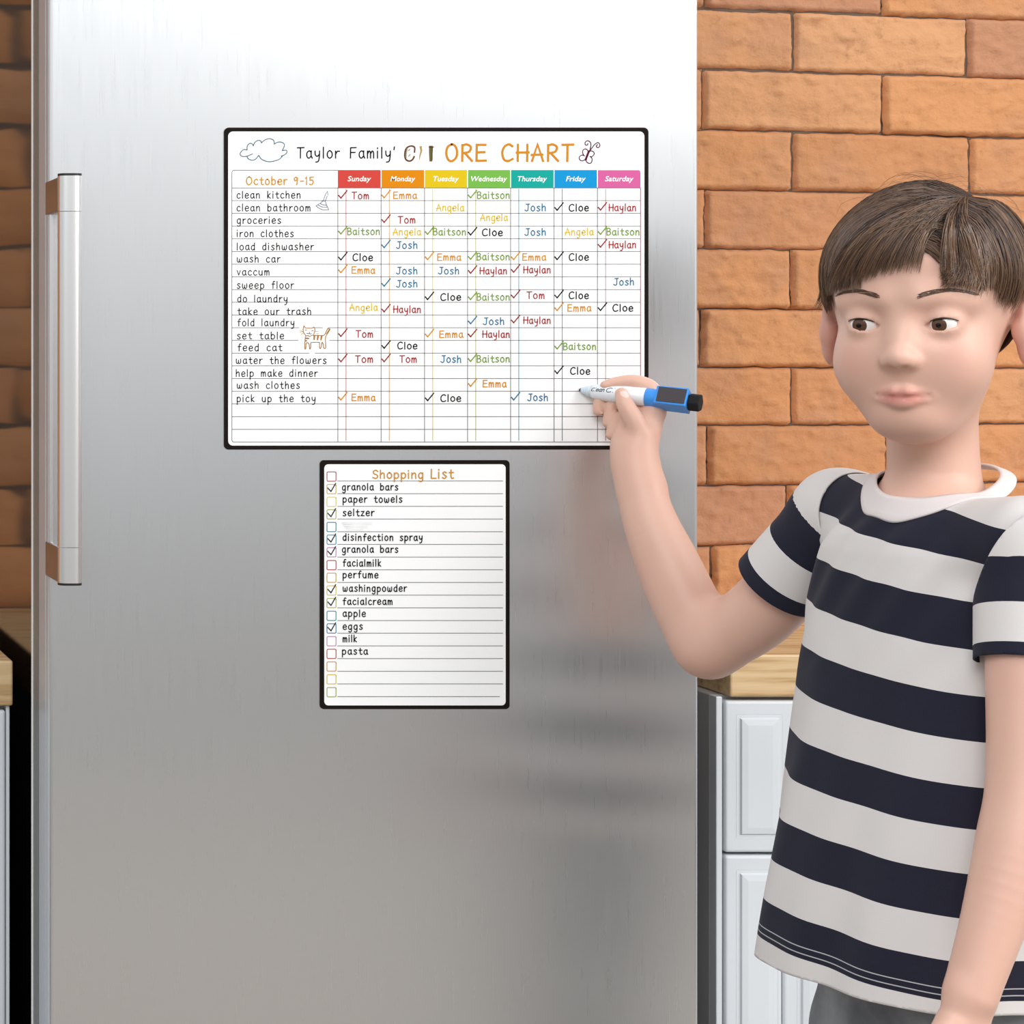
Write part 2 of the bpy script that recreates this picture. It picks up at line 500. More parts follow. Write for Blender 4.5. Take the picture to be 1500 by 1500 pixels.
BOWL_R = [(.1, .62), (.4, .96), (.78, .7), (.74, .2), (.4, 0), (.1, .22)]
BOWL_L = [(.74, .8), (.44, .97), (.12, .7), (.12, .22), (.42, 0), (.74, .3)]
GL = {
 'a': (1.0, ['c', BOWL_L], ['c', [(.76, .97), (.74, .4), (.9, 0)]]),
 'b': (1.0, ['l', [(.1, 1.45), (.1, 0)]], ['c', BOWL_R]),
 'c': (.92, ['c', [(.75, .82), (.45, 1), (.12, .68), (.12, .26), (.42, 0), (.78, .15)]]),
 'd': (1.0, ['c', BOWL_L], ['l', [(.76, 1.45), (.76, 0)]]),
 'e': (.97, ['c', [(.1, .5), (.76, .55), (.68, .9), (.4, 1), (.1, .68), (.12, .22), (.42, 0), (.8, .16)]]),
 'f': (.85, ['c', [(.75, 1.36), (.52, 1.45), (.36, 1.2), (.33, .6), (.33, 0)]], ['l', [(.08, .88), (.7, .9)]]),
 'g': (1.0, ['c', BOWL_L], ['c', [(.76, .97), (.76, .2), (.7, -.38), (.42, -.55), (.12, -.42)]]),
 'h': (.98, ['l', [(.1, 1.45), (.1, 0)]], ['c', [(.1, .55), (.42, .95), (.7, .8), (.73, .4), (.75, 0)]]),
 'i': (.42, ['l', [(.12, .95), (.12, 0)]], ['l', [(.12, 1.26), (.13, 1.38)]]),
 'k': (.9, ['l', [(.1, 1.45), (.1, 0)]], ['l', [(.66, .95), (.12, .45), (.72, 0)]]),
 'l': (.40, ['l', [(.12, 1.45), (.12, 0)]]),
 'm': (1.25, ['l', [(.1, .95), (.1, 0)]], ['c', [(.1, .55), (.34, .95), (.54, .7), (.55, 0)]], ['c', [(.55, .55), (.8, .95), (1.0, .7), (1.02, 0)]]),
 'n': (.98, ['l', [(.1, .95), (.1, 0)]], ['c', [(.1, .55), (.42, .95), (.7, .8), (.73, .4), (.75, 0)]]),
 'o': (1.0, ['o', [(.44, 1), (.12, .72), (.12, .25), (.44, 0), (.78, .25), (.78, .72)]]),
 'p': (1.0, ['l', [(.1, .95), (.1, -.55)]], ['c', BOWL_R]),
 'r': (.78, ['l', [(.1, .95), (.1, 0)]], ['c', [(.1, .5), (.36, .9), (.68, .92)]]),
 's': (.88, ['c', [(.7, .85), (.42, 1), (.15, .8), (.4, .52), (.7, .28), (.42, 0), (.08, .12)]]),
 't': (.85, ['c', [(.36, 1.3), (.35, .7), (.37, .2), (.55, 0), (.75, .08)]], ['l', [(.05, .88), (.72, .9)]]),
 'u': (.98, ['c', [(.1, .95), (.1, .3), (.4, 0), (.7, .25), (.75, .95)]], ['l', [(.75, .95), (.76, 0)]]),
 'v': (.9, ['l', [(.08, .95), (.4, 0), (.75, .95)]]),
 'w': (1.28, ['c', [(.1, .95), (.1, .3), (.3, 0), (.54, .25), (.56, .7)]], ['c', [(.56, .5), (.62, .12), (.82, 0), (1.04, .35), (1.02, .95)]]),
 'y': (1.0, ['c', [(.1, .95), (.14, .45), (.42, .25), (.74, .5)]], ['c', [(.77, .95), (.74, .2), (.58, -.42), (.2, -.52)]]),
 'z': (.9, ['l', [(.1, .92), (.72, .92), (.1, .02), (.76, .02)]]),
 'T': (1.15, ['l', [(.05, 1.38), (1.05, 1.4)]], ['l', [(.52, 1.4), (.5, 0)]]),
 'F': (1.1, ['l', [(.95, 1.4), (.12, 1.38), (.1, 0)]], ['l', [(.1, .75), (.8, .76)]]),
 'E': (1.1, ['l', [(.95, 1.38), (.12, 1.38), (.1, .02), (.98, .04)]], ['l', [(.1, .74), (.85, .76)]]),
 'J': (1.1, ['l', [(.35, 1.38), (1.05, 1.4)]], ['c', [(.75, 1.4), (.76, .7), (.7, .15), (.4, 0), (.08, .2)]]),
 'A': (1.2, ['l', [(.05, 0), (.55, 1.42), (1.05, 0)]], ['l', [(.0, .52), (1.0, .55)]]),
 'B': (1.05, ['l', [(.12, 1.38), (.1, 0)]], ['c', [(.0, 1.3), (.5, 1.42), (.82, 1.15), (.62, .82), (.3, .75)]], ['c', [(.3, .75), (.75, .7), (.9, .32), (.6, .03), (.1, .02)]]),
 'C': (1.2, ['c', [(1.02, 1.25), (.7, 1.42), (.28, 1.2), (.1, .7), (.25, .15), (.62, 0), (1.05, .18)]]),
 'H': (1.15, ['l', [(.12, 1.4), (.1, 0)]], ['l', [(.98, 1.4), (.96, 0)]], ['l', [(.0, .72), (1.1, .74)]]),
 'L': (.95, ['l', [(.12, 1.4), (.1, .03), (.85, .02)]]),
 'S': (1.1, ['c', [(.92, 1.2), (.6, 1.42), (.2, 1.2), (.3, .82), (.75, .62), (.92, .3), (.6, 0), (.1, .15)]]),
 'O': (1.3, ['o', [(.6, 1.42), (.2, 1.15), (.1, .6), (.3, .1), (.66, 0), (1.05, .35), (1.1, .9), (.92, 1.28)]]),
 'R': (1.15, ['l', [(.12, 1.38), (.1, 0)]], ['c', [(.1, 1.3), (.5, 1.42), (.9, 1.2), (.75, .8), (.15, .66)]], ['l', [(.35, .68), (1.02, 0)]]),
 '9': (1.0, ['c', [(.74, 1.1), (.45, 1.4), (.12, 1.1), (.3, .72), (.72, 1.0)]], ['c', [(.76, 1.25), (.72, .6), (.6, 0)]]),
 '1': (.5, ['l', [(.05, 1.15), (.25, 1.4), (.25, 0)]]),
 '5': (1.0, ['l', [(.85, 1.38), (.2, 1.38), (.16, .82)]], ['c', [(.16, .8), (.6, .85), (.82, .45), (.5, 0), (.08, .1)]]),
 '-': (.8, ['l', [(.08, .65), (.7, .66)]]),
 "'": (.4, ['l', [(.16, 1.5), (.1, 1.12)]]),
 ' ': (1.0,),
}

def text_strokes(txt, x0, x1, base, xh, gap=0.16, jitter=0.0):
    """strokes in pixel coordinates (x right, y down); caller scales"""
    strokes, cur, right = [], 0.0, 0.0
    for ch in txt:
        g = GL[ch]
        jx = random.uniform(-jitter, jitter)
        for kind, pts in g[1:]:
            q = [(cur + x, y + jx) for x, y in pts]
            if kind == 'c': q = cat_rom(q, 6)
            elif kind == 'o': q = cat_rom(q, 5, True)
            strokes.append(q)
            right = max(right, max(p[0] for p in q))
        cur += g[0] + gap
    left = min(p[0] for s in strokes for p in s)
    k = (x1 - x0) / max(right - left, 1e-6)
    return [[(x0 + (x - left) * k, base - y * xh) for x, y in s] for s in strokes]

def ribbon(strokes, width, to3d, closed_ends=True):
    """flat ribbons; width in pixels (number, or a pair start/end); to3d maps pixel (x, y) to a point"""
    V, F = [], []
    wmin = min(width) if isinstance(width, tuple) else width
    for si, s in enumerate(strokes):
        p = [s[0]]
        for q in s[1:]:
            if (q[0] - p[-1][0]) ** 2 + (q[1] - p[-1][1]) ** 2 > 1e-4 * wmin * wmin:
                p.append(q)
        if len(p) < 2:
            continue
        n = len(p)
        w0, w1 = width if isinstance(width, tuple) else (width, width)
        def dirn(a, b):
            d = math.hypot(b[0] - a[0], b[1] - a[1]) or 1
            return ((b[0] - a[0]) / d, (b[1] - a[1]) / d)
        ext = 0.4 * w0
        d0, d1 = dirn(p[0], p[1]), dirn(p[-2], p[-1])
        p[0] = (p[0][0] - d0[0] * ext, p[0][1] - d0[1] * ext)
        p[-1] = (p[-1][0] + d1[0] * ext * w1 / w0, p[-1][1] + d1[1] * ext * w1 / w0)
        o = len(V)
        for i in range(n):
            a = dirn(p[i - 1], p[i]) if i > 0 else dirn(p[0], p[1])
            b = dirn(p[i], p[i + 1]) if i < n - 1 else a
            t = (a[0] + b[0], a[1] + b[1])
            l = math.hypot(*t) or 1
            t = (t[0] / l, t[1] / l)
            c = max(0.45, t[0] * a[0] + t[1] * a[1])
            h = 0.5 * (w0 + (w1 - w0) * i / (n - 1)) / c
            for sg in (1, -1):
                q = to3d(p[i][0] - sg * t[1] * h, p[i][1] + sg * t[0] * h)
                V.append((q[0], q[1] - si * 4e-6, q[2]))      # later strokes lie over earlier ones
        for i in range(n - 1):
            F.append((o + 2 * i, o + 2 * i + 1, o + 2 * i + 3, o + 2 * i + 2))
    return V, F

PX = 1.0 / 1530.0
def board_pt(y):
    def f(px, py):
        return ((px + 500) * PX, y, CAMZ - (py - 500) * PX)
    return f

INK = {}
def ink(rgb):
    if rgb not in INK:
        dk = rgb if min(rgb) > 225 else tuple(int(v * 0.925) for v in rgb)      # pigment
        INK[rgb] = material('ink_%d' % (len(INK) + 1), dk, 0.7, spec=0.06)
    return INK[rgb]

def write(name, strokes, width, rgb, parent, y):
    V, F = ribbon(strokes, width, board_pt(y))
    o = link_mesh(name, V, F, ink(rgb), parent)
    return o

def outline_px(x0, x1, y0, y1, r, n=8):
    p = rounded_rect(x0, x1, -y1, -y0, r, n)
    return [((x + 500) * PX, CAMZ - (-z - 500) * PX) for x, z in p]

M['board_black'] = material('black_magnet_sheet', (26, 20, 17), 0.6, spec=0.08)
M['board_white'] = material('whiteboard_film', (252, 252, 251), 0.45, spec=0.15)
YB, YW, YL, YT = -0.0011, -0.00135, -0.00150, -0.00165

BLACK, RED, ORG, YEL, GRN, BLU = (12, 12, 14), (176, 52, 52), (222, 146, 38), (232, 196, 58), (126, 164, 58), (56, 122, 162)
def build_chart():
    r = slab('chore_chart', outline_px(328, 949.3, 187, 658.6, 7), 0.0, YB, M['board_black'], None)
    tag(r, 'large white chore chart with coloured day headings and black border on the refrigerator door', 'chart')
    slab('writing_surface', outline_px(333.8, 943, 192.8, 652.6, 7), YB, YW, M['board_white'], r)
    cols = [494.3, 557.6, 621.2, 684.2, 747.2, 810.8, 874.3, 937.3]
    rows = [275.4 + 18.6 * i for i in range(21)]
    # printed grid
    st = []
    for i, y in enumerate(rows):
        segs = [(339.2, 937.3)]
        if i == 11: segs = [(339.2, 437.5), (459, 472), (480, 937.3)]
        elif i == 12: segs = [(339.2, 436), (482, 937.3)]
        elif i == 13: segs = [(339.2, 452), (461, 937.3)]
        elif i == 20: segs = [(342, 937.3)]
        st += [[(a, y), (b, y)] for a, b in segs]
    st.append([(494.3, 249.4), (342.5, 249.4), (340, 250.3), (339.2, 253), (339.2, 644.5), (340, 646.7), (342.5, 647.4)])
    for c in cols[:7]:
        st.append([(c, 275.4), (c, 647.4)])
    write('printed_grid', st, 0.85, (104, 100, 100), r, YL)
    write('border_line', [[(937.4, 276), (937.4, 647.4)]], 1.1, (158, 96, 112), r, YL)
    for c, rgb in zip(cols, ((196, 120, 118), (214, 168, 110), (230, 204, 92), (190, 190, 110), (74, 158, 176), (84, 118, 150), (190, 140, 152))):
        write('check_column_line', [[(c + 12, 277), (c + 12, 645)]], 1.0, rgb, r, YL)
    days = (('Sunday', (217, 76, 66)), ('Monday', (231, 142, 20)), ('Tuesday', (231, 199, 32)), ('Wednesday', (124, 190, 80)),
            ('Thursday', (28, 172, 160)), ('Friday', (28, 156, 220)), ('Saturday', (222, 104, 164)))
    for i, (d, rgb) in enumerate(days):
        a, b = cols[i] + (0 if i == 0 else 0.7), cols[i + 1] - 0.7
        if i == 6: b = cols[7]
        f = board_pt(YL)
        if i < 6:
            V = [f(a, 249.2), f(b, 249.2), f(b, 275.0), f(a, 275.0)]
        else:
            V = [f(a, 249.4), f(b - 3, 249.4), f(b - 1, 250.2), f(b, 252.5), f(b, 275.0), f(a, 275.0)]
        h = link_mesh('day_heading', V, [tuple(range(len(V)))[::-1]], ink(rgb), r)
        fc = bpy.data.curves.new('day_name', 'FONT')
        fc.body = d; fc.size = 10.6 * PX; fc.shear = 0.22; fc.offset = 0.14 * PX; fc.align_x = 'CENTER'; fc.resolution_u = 3
        fo = bpy.data.objects.new('day_name_curve', fc); COL.objects.link(fo)
        dg = bpy.context.evaluated_depsgraph_get()
        me = bpy.data.meshes.new_from_object(fo.evaluated_get(dg))
        bpy.data.objects.remove(fo); bpy.data.curves.remove(fc)
        xs = [v.co.x for v in me.vertices]
        want = {'Sunday': 34.5, 'Monday': 36.5, 'Tuesday': 37.5, 'Wednesday': 53, 'Thursday': 43, 'Friday': 29, 'Saturday': 42}[d] * PX
        k = want / (max(xs) - min(xs)); mid = (max(xs) + min(xs)) / 2
        c3 = f((a + b) / 2, 265.6)
        for v in me.vertices:
            v.co = Vector((c3[0] + (v.co.x - mid) * k, YT, c3[2] + v.co.y))
        me.materials.clear(); me.materials.append(ink((254, 253, 248)))
        me.name = 'day_name'
        o = bpy.data.objects.new('day_name', me); COL.objects.link(o); o.parent = h
    # heading
    write('title_writing', text_strokes("Taylor Family'", 435, 577, 231.8, 11.0, gap=0.22), 1.75, BLACK, r, YT)
    write('title_capitals', text_strokes('ORE', 653, 711, 236, 17.2, gap=0.2), 3.3, (219, 142, 36), r, YT)
    write('title_capitals', text_strokes('CHART', 735, 839, 236, 17.2, gap=0.2), 3.3, (219, 142, 36), r, YT)
    write('smudged_letter', [cat_rom([(606.5, 223), (606.5, 216), (601, 214), (594.5, 217.5), (592.3, 226), (593.5, 233), (598, 236), (603, 234.5), (606, 229.5)], 6)], (2.2, 2.4), (104, 70, 42), r, YT)
    write('smudged_letter', [cat_rom([(595.8, 218), (594.2, 226), (594.2, 231)], 6), [(598, 220.5), (599.5, 219)], [(598, 229), (600, 226.5)]], 1.6, (176, 158, 136), r, YT - 0.0001)
    write('smudged_letter', [[(615.6, 215.5), (616.5, 221), (614.6, 228), (613.6, 233.5)]], (3.6, 0.9), (190, 158, 92), r, YT)
    write('smudged_letter', [[(630.6, 216), (630.4, 225), (630.4, 235)]], (6.0, 4.2), (112, 100, 56), r, YT)
    write('smudged_letter', [[(627.5, 215.6), (634.5, 215.6)], [(632.5, 217), (632.2, 234.5)]], 1.2, (70, 62, 36), r, YT - 0.0001)
    write('date_writing', text_strokes('October', 360.5, 420, 270.6, 8.0, gap=0.2) + text_strokes('9-15', 430.5, 458.5, 270.6, 8.0, gap=0.25), 1.7, (219, 156, 60), r, YT)
    s = 90 / 1500.0
    cl = lambda P: [(340 + x * s, 195 + y * s) for x, y in P]
    arcs = [[(490, 510), (380, 555), (270, 575), (200, 545), (190, 490), (270, 405), (355, 415)],
            [(355, 415), (365, 310), (430, 250), (490, 275), (508, 315)],
            [(508, 315), (545, 230), (630, 178), (690, 195), (705, 240)],
            [(705, 240), (800, 165), (910, 138), (1000, 175), (1025, 270)],
            [(1015, 272), (1100, 225), (1200, 225), (1270, 290), (1215, 432)],
            [(1210, 428), (1310, 420), (1330, 470), (1280, 525), (1190, 560)],
            [(1225, 560), (1120, 650), (900, 700), (720, 645), (640, 545)],
            [(640, 545), (560, 640), (470, 660), (390, 630), (352, 570)]]
    write('cloud_drawing', [cat_rom(cl(a), 6) for a in arcs], 1.25, (94, 122, 138), r, YT)
    s2 = 50 / 1500.0
    bf = lambda P: [(840 + x * s2, 195 + y * s2) for x, y in P]
    wings = [[(620, 800), (560, 720), (480, 700), (400, 750), (375, 850), (410, 950), (460, 1010)],
             [(440, 985), (360, 970), (270, 1010), (225, 1090), (270, 1190), (370, 1220), (480, 1170)],
             [(640, 820), (740, 785), (830, 810), (890, 890), (850, 980), (770, 1040), (700, 1025)],
             [(720, 1035), (785, 1110), (790, 1220), (730, 1325), (630, 1325), (550, 1260), (520, 1180)],
             [(690, 770), (740, 560), (720, 420), (620, 340), (520, 370), (480, 460), (520, 530), (590, 520), (605, 465)],
             [(710, 760), (800, 640), (900, 510), (1040, 420), (1120, 480), (1130, 570), (1060, 645), (980, 590), (1000, 525), (1040, 520)]]
    write('butterfly_drawing', [cat_rom(bf(a), 6) for a in wings], 1.35, (92, 36, 66), r, YT)
    write('butterfly_body', [cat_rom(bf([(660, 800), (600, 930), (510, 1170)]), 6)], 3.0, (96, 18, 56), r, YT - 0.0001)
    s3 = 55 / 1500.0
    ct = lambda P: [(435 + x * s3, 470 + y * s3) for x, y in P]
    cat = [[(235, 400), (235, 300), (262, 195), (320, 285)], [(320, 285), (560, 285)], [(560, 285), (600, 290), (650, 245), (695, 275), (700, 410), (660, 520)],
           [(225, 420), (280, 510), (350, 590), (430, 590), (500, 615), (570, 580), (650, 560)],
           [(660, 575), (860, 580), (1040, 590), (1110, 520), (1215, 300)], [(1215, 310), (1300, 345), (1170, 560), (1120, 680), (1130, 950), (1130, 1070), (1085, 1105), (1045, 1060), (1040, 950), (1000, 860), (970, 890), (965, 1000), (915, 1110), (885, 1040), (885, 890), (850, 858), (580, 858), (535, 890), (535, 1040), (505, 1130), (480, 1040), (470, 940), (400, 860), (350, 920), (340, 1080), (315, 1125), (295, 1080), (300, 830), (325, 620)],
           ]
    cs = [ct(cat[0]), ct(cat[1]), ct(cat[2]), cat_rom(ct(cat[3]), 4), ct(cat[4]), cat_rom(ct(cat[5]), 4)]
    write('cat_drawing', cs, 1.15, (176, 128, 70), r, YT)
    write('cat_face', [ct([(315, 365), (375, 368)]), ct([(570, 395), (635, 395)]), ct([(480, 450), (480, 500)]), cat_rom(ct([(370, 490), (430, 510), (480, 500), (520, 525), (560, 505)]), 4)], 0.9, (120, 92, 80), r, YT)
    write('cat_whiskers', [ct([(95, 395), (215, 410)]), ct([(110, 450), (215, 430)]), ct([(140, 545), (240, 480)]), ct([(710, 420), (830, 420)]), ct([(760, 500), (840, 500)])], 0.75, (212, 180, 120), r, YT)
    write('cat_stripes', [ct([(680, 590), (672, 740)]), ct([(828, 590), (805, 750)]), ct([(970, 600), (945, 755)])], (2.8, 1.9), (190, 122, 48), r, YT)
    write('cat_stripes', [ct([(330, 690), (450, 700)]), ct([(310, 795), (365, 795)]), ct([(1180, 520), (1290, 340)])], 2.0, (176, 120, 46), r, YT)
    s4 = 35 / 1419.0
    bw = lambda P: [(455 + x * s4, 275 + y * s4) for x, y in P]
    write('broom_drawing', [bw([(740, 740), (860, 400), (980, 200), (1000, 440)]), bw([(860, 760), (960, 500)]), bw([(650, 800), (850, 790)]), bw([(690, 800), (560, 920), (400, 1010), (300, 1075)]),
                            cat_rom(bw([(300, 1080), (440, 1190), (620, 1280), (760, 1320), (1030, 1310)]), 4), cat_rom(bw([(400, 1010), (520, 1085), (700, 1150), (980, 1155)]), 4),
                            cat_rom(bw([(560, 930), (660, 1000), (900, 1040)]), 4), bw([(850, 800), (900, 980), (980, 1150), (1050, 1300)])], 0.95, (132, 136, 156), r, YT)
    # chores
    tasks = [('clean kitchen', 346.7, 439, 290.5), ('clean bathroom', 346.7, 453.5, 309.3), ('groceries', 347, 410.5, 327.6), ('iron clothes', 347, 429, 347),
             ('load dishwasher', 347, 459, 366.2), ('wash car', 347, 410, 384.2), ('vaccum', 347, 393.5, 403.2), ('sweep floor', 347, 430, 422.6), ('do laundry', 347.7, 420, 442.4),
             ('take our trash', 347.7, 454.5, 461), ('fold laundry', 347.7, 430, 477.4), ('set table', 347, 415, 496.6), ('feed cat', 348, 412.5, 514), ('water the flowers', 345.6, 477, 532.7),
             ('help make dinner', 345.6, 464.5, 551.5), ('wash clothes', 347, 438, 569.1), ('pick up the toy', 347, 461, 588.6)]
    for t, a, b, y in tasks:
        write('chore_entry', text_strokes(t, a, b, y, 7.2, gap=0.24, jitter=0.02), 1.25, (20, 20, 24), r, YT)
    T_, E_, B_, A_, J_, C_, H_ = ('Tom', RED), ('Emma', ORG), ('Baitson', GRN), ('Angela', YEL), ('Josh', BLU), ('Cloe', BLACK), ('Haylan', RED)
    cells = [(0, 0, T_, 515, 539, 291.5, 1), (0, 1, E_, 576, 610, 291, 1), (0, 3, B_, 698, 745, 291, 1),
             (1, 2, A_, 638.5, 679, 309, 0), (1, 4, J_, 768, 798, 309, 0), (1, 5, C_, 833, 861, 309.3, 1), (1, 6, H_, 891, 930, 309, 1),
             (2, 1, T_, 582.5, 607, 327, 1), (2, 3, A_, 703, 743, 323.5, 0),
             (3, 0, B_, 508, 555, 344, 1), (3, 1, A_, 575, 616, 344.5, 0), (3, 2, B_, 633.5, 681, 344.5, 1), (3, 3, C_, 706, 735, 345.5, 1), (3, 4, J_, 768, 798, 345, 0), (3, 5, A_, 827, 868.5, 344.5, 0), (3, 6, B_, 887.5, 935, 344.5, 1),
             (4, 1, J_, 580, 610, 364, 1), (4, 6, H_, 891, 930, 363.3, 1),
             (5, 0, C_, 516.5, 545, 382, 1), (5, 2, E_, 640.5, 674.5, 381.5, 1), (5, 3, B_, 697.5, 745, 381, 1), (5, 4, E_, 765, 799, 381.5, 1), (5, 5, C_, 833, 861, 381.5, 1),
             (6, 0, E_, 515, 548.5, 400.6, 1), (6, 1, J_, 580, 610, 401.5, 0), (6, 2, J_, 641.5, 671, 401.5, 0), (6, 3, H_, 702, 741, 401.5, 1), (6, 4, H_, 766, 805, 400, 1),
             (7, 1, J_, 580, 610, 420.5, 1), (7, 6, J_, 898, 927, 417.8, 0),
             (8, 2, C_, 645, 674, 440, 1), (8, 3, B_, 697.5, 745, 440, 1), (8, 4, T_, 771, 796, 437.5, 1), (8, 5, C_, 833, 861, 437.5, 1),
             (9, 0, A_, 511.5, 552.5, 455, 0), (9, 1, H_, 575.5, 615, 458, 1), (9, 5, E_, 831, 865, 456, 1), (9, 6, C_, 897, 926, 456, 1),
             (10, 3, J_, 707, 737, 475.5, 1), (10, 4, H_, 766, 805, 474, 1),
             (11, 0, T_, 521, 545, 494, 1), (11, 2, E_, 643.5, 677.5, 494.5, 1), (11, 3, H_, 706, 745, 494.5, 1),
             (12, 1, C_, 582, 610, 511.3, 1), (12, 5, B_, 824, 871.5, 512.3, 1),
             (13, 0, T_, 520, 545, 531, 1), (13, 1, T_, 585, 609, 531, 1), (13, 2, J_, 645, 674, 531, 0), (13, 3, B_, 697.5, 745, 530.5, 1),
             (14, 5, C_, 835, 863, 548.3, 1), (15, 3, E_, 707, 741, 567, 1), (16, 0, E_, 515, 549, 587, 1), (16, 2, C_, 645, 674, 588, 1), (16, 4, J_, 772, 801, 587, 1)]
    for row, ci, (nm, rgb), a, b, y, chk in cells:
        write('name_entry', text_strokes(nm, a, b, y, 7.1, gap=0.18, jitter=0.03), 1.6 if rgb == BLACK else 1.5, rgb, r, YT)
        if chk:
            x = cols[ci] + 1.2
            V1 = [[(x, y - 5.2), (x + 3.4, y - 1.0)], [(x + 3.2, y - 1.2), (x + 12.2, y - 12.2)]]
            write('check_mark', V1, 1.7, rgb if rgb != RED else (158, 44, 44), r, YT)
build_chart()

def build_list():
    r = slab('shopping_list', outline_px(468.3, 746, 674, 1038.6, 6), 0.0, YB, M['board_black'], None)
    tag(r, 'small white shopping list with tick boxes and black border on the refrigerator door', 'list')
    slab('writing_surface', outline_px(474.5, 740, 680, 1033, 6), YB, YW, M['board_white'], r)
    st = [[(494, 704.4 + 18.57 * k), (735.5 if k < 17 else 731, 704.4 + 18.57 * k)] for k in range(18)]
    write('printed_lines', st, 0.95, (138, 136, 136), r, YL)
    tops = [691.1, 709.5, 728, 746.4, 765, 783.5, 802, 820.8, 839.2, 857.8, 876.3, 895, 913.5, 932.2, 950.7, 969.2, 988, 1006.8]
    cols = [(178, 84, 92), (222, 186, 104), (236, 220, 130), (184, 190, 128), (70, 146, 164), (84, 158, 196), (206, 150, 190), (186, 76, 80), (222, 178, 86), (232, 214, 120),
            (190, 194, 120), (72, 156, 172), (66, 138, 184), (210, 160, 196), (186, 92, 84), (220, 170, 88), (230, 208, 96), (176, 186, 116)]
    for i, (t, c) in enumerate(zip(tops, cols)):
        p = rounded_rect(478.4, 491.6, -(t + 13.6), -t, 1.6, 3)
        pts = [(x, -z) for x, z in p]; pts.append(pts[0])
        write('tick_box', [pts], 1.25, c, r, YL)
    for i in (1, 3, 5, 6, 9, 10, 12):
        t = tops[i]
        write('check_mark', [[(479.6, t + 5.2), (484.2, t + 10.2), (491.0, t - 1.6)]], 1.5, (12, 12, 14), r, YT)
    write('heading_writing', text_strokes('Shopping', 545.5, 618.5, 700.6, 8.4, gap=0.18) + text_strokes('List', 631, 663.5, 700.6, 9.6, gap=0.22), 1.8, (216, 156, 62), r, YT)
    items = [('granola bars', 501, 582, 717.8), ('paper towels', 502, 588, 735.8), ('seltzer', 502, 547.5, 755.5), ('disinfection spray', 502, 617.5, 791.6), ('granola bars', 501, 582, 809),
             ('facialmilk', 502, 557, 829.3), ('perfume', 502, 553, 846.4), ('washingpowder', 502, 595, 866.2), ('facialcream', 502, 573.5, 885.4), ('apple', 502, 534.5, 903),
             ('eggs', 502, 530, 921.7), ('milk', 502, 521.5, 940), ('pasta', 501, 538, 958.2)]
    for t, a, b, y in items:
        write('list_entry', text_strokes(t, a, b, y, 6.9, gap=0.24, jitter=0.03), 1.5, (12, 12, 14), r, YT)
    for k in range(5):      # a wiped-out entry, a pale grey smear
        write('wiped_smear', [[(500 + k * 2, 764.5 + k * 2.6), (543 - k * 3 + 3 * (k % 2), 764.5 + k * 2.6)]], (3.0, 2.2), (246 - k % 2 * 3,) * 3, r, YT)
build_list()

